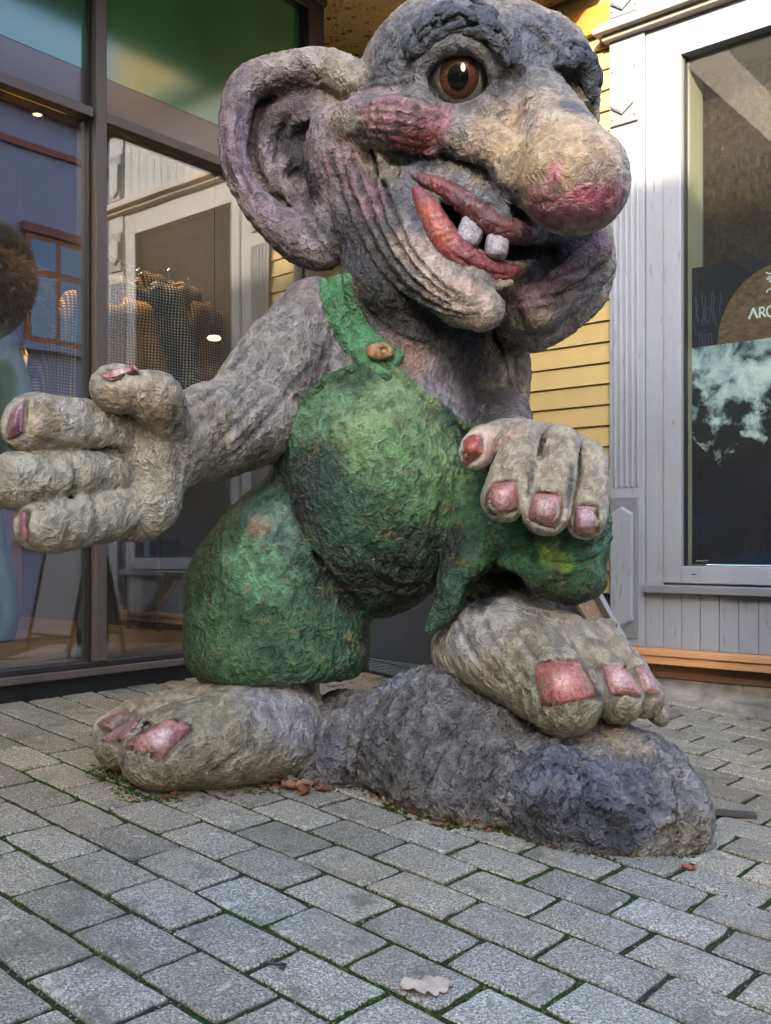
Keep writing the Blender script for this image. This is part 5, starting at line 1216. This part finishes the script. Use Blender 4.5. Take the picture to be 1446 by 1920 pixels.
# ---- shop interior
M_WOODF = m_paint('floor_wood', srgb('#5a4632'), .2, .3, .4)
fl = bpy.data.objects.new('shop_floor', None); COL.objects.link(fl); tag(fl, kind='structure')
for i in range(14):
    mb = MB(); lbox(mb, sc0, se+.05, .36, .398, -.27-i*.19-.186, -.27-i*.19); mb.build('floor_board', M_WOODF, fl)
M_DWALL = m_paint('brown_panelling', srgb('#5c4430'), .2, .4); M_CEIL = flat('dark_ceiling', srgb('#1c1b1e'))
wl = bpy.data.objects.new('shop_interior_walls', None); COL.objects.link(wl); tag(wl, kind='structure')
for i in range(27):
    s_ = sc0+i*.20; mb = MB(); lbox(mb, s_, s_+.194, .39, 3.42, -2.85, -2.81+rb.uniform(0, .006)); mb.build('wall_panel', M_DWALL, wl)
mb = MB(); lbox(mb, sc0, se+.05, 3.40, 3.46, -2.9, -.06); mb.build('ceiling_panel', M_CEIL, wl)
mb = MB(); lbox(mb, sc0-.05, sc0, .3, 3.4, -2.9, -.06); mb.build('end_wall', M_DWALL, wl)
# garments
def ellw(c, r, q=(0, 0, 0)):
    e = Prim(); c = np.array(c, float); r = np.array(r, float); M = np.array(Euler([R(a) for a in q]).to_matrix()); ext = np.sqrt((M**2) @ (r**2)); e.lo = c-ext; e.hi = c+ext; MT = M.T
    def f(X, Y, Z):
        x, y, z = X-c[0], Y-c[1], Z-c[2]; a = [(MT[k, 0]*x+MT[k, 1]*y+MT[k, 2]*z) for k in range(3)]
        k0 = np.sqrt(sum((a[k]/r[k])**2 for k in range(3))); k1 = np.sqrt(sum((a[k]/r[k]**2)**2 for k in range(3))); return k0*(k0-1)/np.maximum(k1, 1e-6)
    e.f = f; return e
def garment(arms=1.0, flare=0.0):
    J = Vol((-.42, -.16, -.80), (.42, .16, .10), .011)
    J.add(ellw((0, 0, -.36), (.24+flare, .06, .38)), .03); J.add(ellw((0, 0, -.06), (.19, .055, .09)), .04); J.add(ellw((0, 0, -.62), (.22+flare, .05, .12)), .03)
    for s_ in (-1, 1): J.add(chw([(s_*.17, 0, -.05), (s_*.25, .01, -.30), (s_*.29, .015, -.66)], [.062, .058, .045]), .025)
    J.sub(ellw((0, 0, .02), (.075, .10, .07)), .01)
    for k in range(-3, 4): J.sub(chw([(k*.07, -.07, -.15), (k*.075+.01, -.068, -.7)], [.006, .012]), .02)
    v, f = J.mesh(); n = J.grad(v); v = v+n*((fbm(v, 7, 3, 3)-.5)*.02)[:, None]; return make_mesh('knit', v, f)
JM = garment()
def m_knit(name, a, b_, sc=55, lit=1.0):
    t = NT(name, .9, .1); co = t.coord('Object'); s = t.n('SeparateXYZ', {0: co})
    x = t.math('MULTIPLY', s.outputs[0], sc); z = t.math('MULTIPLY', s.outputs[2], sc*1.15)
    fx = t.math('ABSOLUTE', t.math('SUBTRACT', t.math('FRACT', x), .5)); fz = t.math('ABSOLUTE', t.math('SUBTRACT', t.math('FRACT', z), .5))
    d = t.math('SQRT', t.math('ADD', t.math('MULTIPLY', fx, fx), t.math('MULTIPLY', fz, fz))); m = t.gray(d, [(.22, 1), (.32, 0)])
    return t.done(t.mix(m, a, b_), None, t.bump(m, .6, .004))
M_K1 = m_knit('dotted_knit', srgb('#252a35'), srgb('#b8ab8c'), 62); M_K2 = m_knit('warm_dotted_knit', srgb('#6a4a20'), srgb('#d9b878'), 62); M_K3 = m_knit('brown_dotted_knit', srgb('#2e211d'), srgb('#a8906e'), 62); M_K4 = flat('plain_knit', srgb('#232a33'), .9, .3, 30, .3)
M_MINT = flat('mint_cloth', srgb('#78897e'), .9, .45, 5, .8); M_BEIGE = flat('beige_knit', srgb('#b59a66'), .9, .2, 30, .4); M_RED = flat('red_knit', srgb('#8e1f22'), .9, .2, 30, .4)
M_STEEL = flat('rail_steel', srgb('#9a9a98'), .3, .1, 8, 0, Metallic=.8)
def setmesh(o, mat): 
    o.data = o.data.copy(); o.data.materials.clear(); o.data.materials.append(mat); return o
def at_glass(x, y, off):
    s_, z_ = HL(x, y, off); return WL(s_, z_, off)
hang = [(205, 560, M_K2, 'warm yellow dotted knit jumper hanging just right of the central glass mullion', -.60, 20, 0), (262, 530, M_K1, 'cream dotted navy jumper with curled collar on the clothes rail', -.62, 16, 1), (318, 528, M_K3, 'dark brown dotted jumper third along the clothes rail', -.80, 40, 2),
        (355, 545, M_K1, 'dotted navy jumper in the middle of the clothes rail', -.95, 48, 3), (392, 560, M_K1, 'dotted navy jumper near the far end of the rail, beside the plain ones', -1.1, 55, 4), (235, 545, M_K3, 'brown dotted jumper behind the curled collar one at the near end of the rail', -.95, 35, 7), (300, 548, M_K1, 'navy dotted jumper squeezed second along the clothes rail', -1.0, 10, 8), (410, 578, M_K3, 'brown dotted jumper hanging against the plain dark one', -.8, 30, 9), (428, 575, M_K4, 'plain dark jumper at the far end of the clothes rail', -1.2, 60, 5), (112, 590, M_K2, 'golden dotted jumper hanging alone left of the central mullion', -.75, 70, 6)]
g_l = math.degrees(math.atan2(DL[1], DL[0]))
def hanger(c, yaw):
    mb = MB(); d = np.array([math.cos(yaw), math.sin(yaw), 0])
    mb.tube([c+d*-.19+ZU*-.05, c+ZU*.0, c+d*.19+ZU*-.05], .006, 6); mb.tube([c, c+ZU*.06, c+ZU*.075+d*.015, c+ZU*.09, c+ZU*.075-d*.015], .0025, 6); return mb
for k, (x, y, m, lab, off, yaw, i) in enumerate(hang):
    p = at_glass(x, y, off); yw = R(g_l+yaw-30)
    o = obj('knit_jumper', JM.copy(), None); o.data.materials.append(m); o.location = p; o.rotation_euler = (0, 0, yw); tag(o, lab, 'jumper', 'jumpers hanging in the shop window')
    h = hanger(p+ZU*-.02, yw).build('clothes_hanger', M_STEEL); tag(h, 'metal hanger holding the '+('golden dotted jumper just right of the mullion', 'curled-collar dotted navy jumper', 'dark brown dotted jumper', 'dotted navy jumper mid rail', 'dotted navy jumper near the far rail end', 'plain dark jumper at the far rail end', 'golden jumper left of the mullion', 'brown dotted jumper at the near rail end', 'squeezed navy dotted jumper', 'brown dotted jumper against the plain one')[i], 'hanger', 'hangers on the clothes rails')
r1 = at_glass(186, 508, -.56); r2 = at_glass(440, 530, -1.25)
rail = empty('clothes_rail', 'thin steel clothes rail carrying the dotted jumpers', 'clothes rail', tuple(r1*[1, 1, 0]+[0, 0, .4]))
r1[2] = r2[2] = at_glass(262, 530, -.62)[2]+.085
ad(MB().tube([r1, r2], .009, 8).build('rail', M_STEEL), rail)
for q in (r1+(r2-r1)*.04, r2): ad(MB().tube([q, q*[1, 1, 0]+[0, 0, .40]], .012, 8).build('upright', M_STEEL), rail)
# mannequins
def body_form(c, h=1.0, mats=None): pass
mq = empty('mannequin', 'mannequin in a long pale mint dress at the left edge of the shop window', 'mannequin', tuple(at_glass(-85, 1235, -.45)*[1, 1, 0]+[0, 0, .4]))
c0 = np.array(mq.location)
Q = Vol((-.40, -.30, 0), (.40, .30, 1.75), .013)
Q.add(ellw((0, 0, 1.15), (.17, .12, .28)), .04); Q.add(ellw((0, 0, 1.36), (.20, .09, .09)), .04); Q.add(chw([(0, 0, 1.0), (0, 0, .6), (0, 0, .22)], [.13, .19, .25]), .05)
for s_ in (-1, 1): Q.add(chw([(s_*.18, 0, 1.36), (s_*.24, .02, 1.1), (s_*.27, -.03, .82)], [.07, .08, .085]), .03)
Q.half(np.array([0, 0, .10]), (0, 0, -1), .01)
for k in range(12):
    a = 6.283*k/12; Q.sub(chw([(.14*math.cos(a), .14*math.sin(a), .95), (.27*math.cos(a), .27*math.sin(a), .1)], [.006, .026]), .03)
v, f = Q.mesh(); v = v+Q.grad(v)*((fbm(v, 6, 4, 8)-.5)*.05)[:, None]; o = obj('dress', make_mesh('dress', v, f), M_MINT, mq); o.rotation_euler = (0, 0, R(40))
MB().tube([(0, 0, 1.40), (0, 0, 1.52)], [.05, .045], 12).build('neck', M_BEIGE, mq, True)
for (x, y, off, lab) in ((62, 668, -1.5, 'small headless torso in a beige, black patterned and red jumper'), (2, 672, -1.6, 'small headless torso in a beige jumper at the far left edge')):
    tq = empty('display_torso', lab, 'display torso', tuple(at_glass(x, y, off)))
    T_ = Vol((-.30, -.18, -.62), (.30, .18, .12), .012)
    T_.add(ellw((0, 0, -.30), (.17, .11, .34)), .03); T_.add(ellw((0, 0, -.06), (.16, .08, .07)), .04); T_.add(ellw((0, 0, .02), (.06, .055, .07)), .03)
    for s_ in (-1, 1): T_.add(chw([(s_*.15, 0, -.06), (s_*.21, 0, -.55)], [.055, .04]), .02)
    v, f = T_.mesh(); t = NT('torso_knit', .9, .1); co = t.coord('Object'); zz = t.n('SeparateXYZ', {0: co}).outputs[2]
    pat = t.mix(t.gray(t.voro(co, 34), [(.25, 0), (.35, 1)]), srgb('#c7b083'), srgb('#1b1918'))
    t.m.name = 'torso_knit'; cc = t.mix(t.math('GREATER_THAN', zz, -.12), t.mix(t.math('GREATER_THAN', zz, -.30), srgb('#8b1c20'), pat), srgb('#b59a66'))
    o = obj('jumper', make_mesh('jumper', v, f), t.done(cc), tq); o.rotation_euler = (0, 0, R(40))
    MB().lathe((0, 0, .05), [(.0, .10), (.035, .09), (.05, .05), (.04, 0), (.045, -.03)], 14).build('neck_cap', M_BLACK, tq, True)
# furry ball shade
fs_ = at_glass(-32, 560, -.55)
fur = empty('furry_lampshade', 'large shaggy brown lampshade at the left edge of the window', 'lampshade', tuple(fs_))
MB().lathe((0, 0, 0), [(.0, .20)]+[(.25*math.sin(a), .20*math.cos(a)) for a in [math.pi*i/12 for i in range(1, 10)]], 28).build('shade', flat('fur_core', srgb('#3a2a1e'), .95), fur, True)
hr = MB(); rf = random.Random(8)
for i in range(5200):
    a = rf.uniform(0, 6.283); u = rf.uniform(-.75, 1); s_ = math.sqrt(1-u*u); d = np.array([s_*math.cos(a), s_*math.sin(a), u*.8]); p0 = d*.245
    sd = np.cross(d, ZU); sd /= np.linalg.norm(sd)+1e-6; l = rf.uniform(.05, .12); e1 = p0+d*l*.7+np.array([rf.gauss(0, .02), rf.gauss(0, .02), -l*.5+rf.gauss(0, .02)])
    hr.poly([p0-sd*.0016, p0+sd*.0016, (p0+e1)/2+sd*.001+d*.01, e1], [(0, 1, 2), (0, 2, 3)])
ho = hr.build('fur', flat('fur', srgb('#7a5c44'), .9, .5, 40), fur); tag(ho, kind='stuff')
# warm ceiling spots added to light the shop and the pavement
def m_emit(name, c, s):
    m = bpy.data.materials.new(name); m.use_nodes = True; b = m.node_tree.nodes['Principled BSDF']; b.inputs['Emission Color'].default_value = c; b.inputs['Emission Strength'].default_value = s; return m
M_EM = m_emit('lamp_glow', (1.0, .62, .28, 1), .5)
spots = [(sm_-1.3, -.9), (sm_-.5, -1.3), (sm_-.1, -.5), (sm_+.35, -1.0), (sm_+.75, -1.7), (sm_+1.0, -.8)]
for i, (s_, o_) in enumerate(spots):
    p = WL(s_, 3.37, o_); l = bpy.data.lights.new('added_shop_spot', 'SPOT'); l.energy = 11; l.color = (1.0, .68, .36); l.spot_size = R(115); l.spot_blend = .6; l.shadow_soft_size = .04
    lo = bpy.data.objects.new('added_shop_spot', l); COL.objects.link(lo); lo.location = p+ZU*-.06; lo.rotation_euler = (R(18), 0, R(g_l-90))
    dl = empty('added_ceiling_spot', 'added small round ceiling spotlight inside the shop, number '+str(i+1), 'spotlight', tuple(p), 'added ceiling spotlights inside the shop')
    dl['label'] = ('added ceiling spotlight over the left end of the shop, beyond the mannequin', 'deeper added ceiling spotlight left of the mannequin', 'added ceiling spotlight close to the glass left of the central mullion', 'added ceiling spotlight above the golden jumper left of the mullion', 'added ceiling spotlight farthest back in the shop', 'added ceiling spotlight above the clothes rail')[i]
    MB().lathe((0, 0, 0), [(.035, .02), (.035, -.03), (.028, -.03)], 16).build('housing', M_STEEL, dl, True); MB().lathe((0, 0, -.028), [(0, 0), (.026, 0)], 16).build('bulb', M_EM, dl)
gp_ = at_glass(402, 634, -.55)
wlq = empty('wall_lamp', 'glowing oval lamp inside the shop above the arm', 'lamp', tuple(gp_))
MB().lathe((0, 0, 0), [(0, -.013), (.028, -.010), (.037, 0), (.028, .010), (0, .013)], 18).build('lamp_shade', M_EM, wlq, True)
MB().tube([(0, 0, .018), (0, 0, 1.2)], .004, 6).build('cord', M_BLACK, wlq)
# dark display shelves low in the shop
for k, (x, off) in enumerate(((330, -1.3), (425, -1.5))):
    p = at_glass(x, 1100, off)*[1, 1, 0]+[0, 0, .4]; sh = empty('display_shelf', ('black steel display shelf standing behind the clothes rail' if k == 0 else 'black steel display shelf at the right end of the shop'), 'shelf', tuple(p))
    for a in (-.25, .25):
        for b2 in (-.15, .15):
            mb = MB(); c = DL*a+NL*b2; mb.box(c, DL*.02, NL*.02, (0, 0, 1.0)); mb.build('leg', M_FRAME, sh)
    for z_ in (.15, .5, .95):
        mb = MB(); mb.box(DL*-.26+NL*-.16+ZU*z_, DL*.54, NL*.34, (0, 0, .02)); mb.build('shelf_board', M_FRAME, sh)
# ================================================================ buildings across the street
def m_wall(name, c):
    t = NT(name, .8, .2); co = t.coord('World'); n = t.noise(co, .8, 5, .6); return t.done(t.mix(n, c, tuple(x*.75 for x in c[:3])+(1,)), None, t.bump(t.noise(co, 20, 4), .2, .01))
M_PURP = m_wall('lilac_render', srgb('#8d8498')); M_CORN = m_wall('red_cornice', srgb('#8a4b44')); M_RGL = m_wall('ochre_wall', srgb('#b79a78')); M_OR = m_wall('orange_frame', srgb('#a05a34'))
t = NT('blue_pane', .05, .8); M_BPANE = t.done(srgb('#17365c'))
def street_house(name, label, origin, d, n, length, height, wall, z0=-1.2, floors=(1.2, 4.2), win=(1.15, 1.7), step=2.6, thick=6.0, cornice=M_CORN, lit=None):
    root = empty(name, label, 'building', tuple(origin)); d = np.array(d); n = np.array(n)
    def b(nm, a0, a1, z0_, z1_, o0, o1, mat, par=root): return MB().box(d*a0+n*o0+ZU*z0_, d*(a1-a0), n*(o1-o0), ZU*(z1_-z0_)).build(nm, mat, par)
    b('wall', 0, length, z0, height, -thick, 0, wall)
    b('cornice', -.2, length+.2, height-.35, height-.12, .002, .22, cornice); b('cornice', -.3, length+.3, height-.118, height+.1, -thick, .38, cornice); b('string_course', 0, length, height-.95, height-.85, .002, .07, cornice)
    for zf in floors:
        a = step*.5
        while a+win[0] < length:
            w_ = b('window', a, a+win[0], zf, zf+win[1], .002, .06, M_OR)
            for q in (0, 1):
                wx = a+.08+q*(win[0]-.08)/2
                b('pane', wx, wx+(win[0]-.24)/2, zf+.08, zf+win[1]*.62, .0605, .07, M_BPANE, w_); b('pane', wx, wx+(win[0]-.24)/2, zf+win[1]*.68, zf+win[1]-.08, .0605, .07, M_BPANE, w_)
            b('window_sill', a-.1, a+win[0]+.1, zf-.14, zf-.02, .002, .16, wall); b('window_head', a-.08, a+win[0]+.08, zf+win[1]+.02, zf+win[1]+.16, .002, .12, cornice)
            a += step
    return root
# lilac house facing the glass shopfront
o = WL(-7, 0, 11.0); street_house('lilac_house', 'lilac rendered house with red cornice and orange window frames, seen mirrored in the shopfront glass', o, DL, -NL, 22, 8.1, M_PURP, floors=(1.0, 4.1), step=3.0)
# house across the street whose roof shades everything below head height
o = WR(12, 0, 14.0); street_house('ochre_house', 'long ochre street house standing behind the viewer', o, -DR, -NR, 30, 7.93, M_RGL, floors=(.6, 3.6, 6.0) if False else (.6, 3.8))
# A-board outside the shop, beyond the right edge
ab = empty('pavement_sign', 'black folding a-frame pavement sign seen mirrored in the shopfront glass', 'sign', tuple(WR(1.15, .2, .55)*[1, 1, 1]))
for sg in (-1, 1):
    q0 = WR(1.15, .14, .55)+NR*.22*sg-np.array(ab.location); q1 = WR(1.15, 1.02, .55)+NR*.03*sg-np.array(ab.location)
    for a in (-.26, .26): MB().tube([q0+DR*a, q1+DR*a], .016, 6).build('leg', M_BLACK, ab)
    v0, v1 = q0+(q1-q0)*.15, q0+(q1-q0)*.92
    MB().poly([v0-DR*.25, v0+DR*.25, v1+DR*.25, v1-DR*.25], [(0, 1, 2, 3)]).build('sign_face', M_GRY, ab); MB().tube([q0+(q1-q0)*.15-DR*.26, q0+(q1-q0)*.15+DR*.26], .012, 6).build('crossbar', M_BLACK, ab)
# ================================================================ small things on the paving
def leaf(name, c, size, yaw, col, label, lobed=True, seed=0, curl=.25, cat='leaf', group=None):
    rl = random.Random(seed); n = 26; out = []
    for i in range(n+1):
        u = i/n; w_ = .34*math.sin(math.pi*min(1, u*1.02))**.8*((.58+.60*abs(math.sin(u*math.pi*4.2+.3))**.7) if lobed else 1)*(1+rl.uniform(-.06, .06)); out.append((u-.5, w_))
    vs = []; fs = []; a = yaw
    for u, w_ in out:
        for s_ in (-1, -.5, 0, .5, 1):
            x_ = u*size; y_ = s_*w_*size*(1 if s_ < 0 or not lobed else .9); z_ = size*(curl*abs(s_)**1.5*(.4+.6*abs(math.sin(u*7+seed)))*.5+.05*math.sin(u*9+s_*4+seed))+.004
            X_ = c[0]+x_*math.cos(a)-y_*math.sin(a); Y_ = c[1]+x_*math.sin(a)+y_*math.cos(a); vs.append((X_, Y_, gz(X_, Y_)+max(.002, z_)))
    for i in range(n):
        for j in range(4): fs.append((i*5+j, i*5+j+1, (i+1)*5+j+1, (i+1)*5+j))
    m = flat('leaf_'+str(seed), col, .75, .3, 60, .3)
    root = empty(name, label, cat, tuple(c), group)
    o = ad(MB().poly(vs, fs).build('blade', m, None, True), root); s = o.modifiers.new('thickness', 'SOLIDIFY'); s.thickness = .0008
    t0 = np.array(vs[2]); dd = np.array([math.cos(a), math.sin(a), 0]); ad(MB().tube([np.array(vs[12])+ZU*.001, t0, t0-dd*size*.16+ZU*.001], [.0012, .0014, .001], 5).build('stem', m), root)
    return root
leaf('fallen_leaf', G(800, 1856), .098, R(12), srgb('#a8998a'), 'large pale curled lobed leaf lying on the nearest paving stones', True, 1, .16)
leaf('fallen_leaf', G(1292, 1632), .036, R(-25), srgb('#8a4530'), 'small red-brown leaf lying right of the rock', False, 2, .4)
leaf('fallen_leaf', G(246, 1503), .038, R(0), srgb('#8e6a48'), 'tan flat leaf lying just left of the front big toe', False, 3, .1)
leaf('fallen_leaf', G(330, 1492), .03, R(30), srgb('#7a5236'), 'tiny crumpled brown leaf under the front foot', True, 4, .5)
leaf('fallen_leaf', G(744, 1514), .085, R(-15), srgb('#a88f70'), 'pale tan curled leaf in the notch of the rock', True, 5, .55)
leaf('fallen_leaf', G(778, 1527), .045, R(-60), srgb('#74432e'), 'rust-brown leaf beside the pale leaf at the rock notch', False, 6, .5)
leaf('fallen_leaf', G(820, 1549), .035, R(15), srgb('#6b4c38'), 'small dark brown leaf lying along the front of the rock', False, 7, .3)
for k, (x, y, sz, yw, cc, lb) in enumerate(((515, 1472, .075, 10, '#5b4538', 'dark leaf at the left of the litter heap by the foot'), (556, 1468, .085, 60, '#6f5a4e', 'grey-brown leaf standing up between foot and rock'), (548, 1482, .07, -20, '#7d5a42', 'orange-brown leaf in front of the litter heap'), (584, 1476, .07, 30, '#7a6354', 'pale brown leaf against the rock'), (606, 1486, .045, 0, '#694231', 'small rust leaf at the right end of the litter heap'), (570, 1490, .06, 80, '#6e4028', 'dark orange leaf lowest in the litter heap'))):
    q = leaf('fallen_leaf', G(x, y), sz, R(yw), srgb(cc), lb, k % 2 == 0, 20+k, .7)
# black flat bar and hooked scrap
c = G(1365, 1529); bar = MB(); 
d = np.array([.995, -.08, 0]); nn_ = np.array([.08, .995, 0])
def onp(p, h): return np.array([p[0], p[1], gz(p[0], p[1])+h])
q = [c-d*.082-nn_*.02, c+d*.080-nn_*.014, c+d*.080+nn_*.012, c-d*.082+nn_*.014]
bar.poly([onp(p, .002) for p in q]+[onp(p, .014) for p in q], [(0, 3, 2, 1), (4, 5, 6, 7), (0, 1, 5, 4), (1, 2, 6, 5), (2, 3, 7, 6), (3, 0, 4, 7)])
bo = bar.build('metal_bar', flat('rusty_bar', srgb('#3a3533'), .7, .4, 30, .4), None, False, .002); tag(bo, 'short flat dark metal bar lying right of the rock', 'bar')
hk = [onp(G(x, y), .006) for x, y in ((494, 1812), (500, 1810), (512, 1812), (522, 1814), (530, 1813), (535, 1816), (531, 1821), (524, 1821))]
ho = MB().tube(hk, [.002, .0032, .003, .003, .003, .003, .003, .002], 8).build('rubber_scrap', flat('black_rubber', srgb('#16181f'), .5), None, True); tag(ho, 'small hooked black rubber scrap on the paving near the front', 'scrap')
# slanting plank and board behind the raised foot
D0 = 4.25
pk = MB(); a, b_ = P(1112, 1098, D0), P(1176, 1215, D0-.15); w_ = np.array([-.045, -.02, -.012])
pk.box(a, b_-a, np.array([.018, 0, .006]), np.array([-.02, .10, 0])); po = pk.build('leaning_strip', M_GRY); tag(po, 'thin grey edge strip leaning behind the raised foot', 'strip')
pk = MB(); a, b_ = P(1078, 1125, D0+.05), P(1150, 1235, D0-.1); pk.box(a, b_-a, np.array([.07, 0, .02]), np.array([-.01, .02, 0])); po = pk.build('weathered_plank', m_paint('weathered_wood', srgb('#7b6a5e'), .4, .8, .8, srgb('#a07a70'), .8)); tag(po, 'weathered brown plank leaning behind the raised foot', 'plank')
# moss, grit and leaf crumbs gathered along the foot of the statue
edge = MB(); eg = MB(); ed = MB(); rk_ = random.Random(9); cnt_ = 0
for i in range(60000):
    X_, Y_ = rk_.uniform(-1.0, .95), rk_.uniform(2.35, 3.5); z_ = gz(X_, Y_); p_ = np.array([X_, Y_, z_+.01])
    d_ = min(float(RK.at(p_)) if (p_ > RK.lo).all() and (p_ < RK.lo+RK.h*(RK.n-1)).all() else 1, float(S.at(p_+[0, 0, .012])))
    if .0 < d_ < .05 and rk_.random() < 1-d_/.05:
        q_ = rk_.random()
        if q_ < .6 and nz(X_*2, Y_*2) > -.6: lump(edge, (X_, Y_, z_-.001), rk_.uniform(.003, .008), rk_, .9)
        elif q_ < .9: lump(eg, (X_, Y_, z_-.001), rk_.uniform(.0015, .004), rk_, .8)
        else:
            a_ = rk_.uniform(0, 6.3); l_ = rk_.uniform(.005, .014); c_, s__ = math.cos(a_)*l_, math.sin(a_)*l_
            ed.poly([(X_-c_, Y_-s__, z_+.002), (X_+s__*.4, Y_-c_*.4, z_+.006), (X_+c_, Y_+s__, z_+.003), (X_-s__*.4, Y_+c_*.4, z_+.009)], [(0, 1, 2), (0, 2, 3)])
tag(edge.build('moss', M_MOSS, None, True), 'green moss growing along the foot of the rock and feet', 'moss', kind='stuff')
tag(eg.build('grit', M_GRIT), 'grey grit gathered along the foot of the rock', 'grit', kind='stuff')
tag(ed.build('leaf_crumbs', flat('leaf_crumb', srgb('#6d4a30'), .8, .5, 30)), 'brown leaf crumbs gathered along the foot of the rock', 'leaf litter', kind='stuff')
rk_ = random.Random(9)
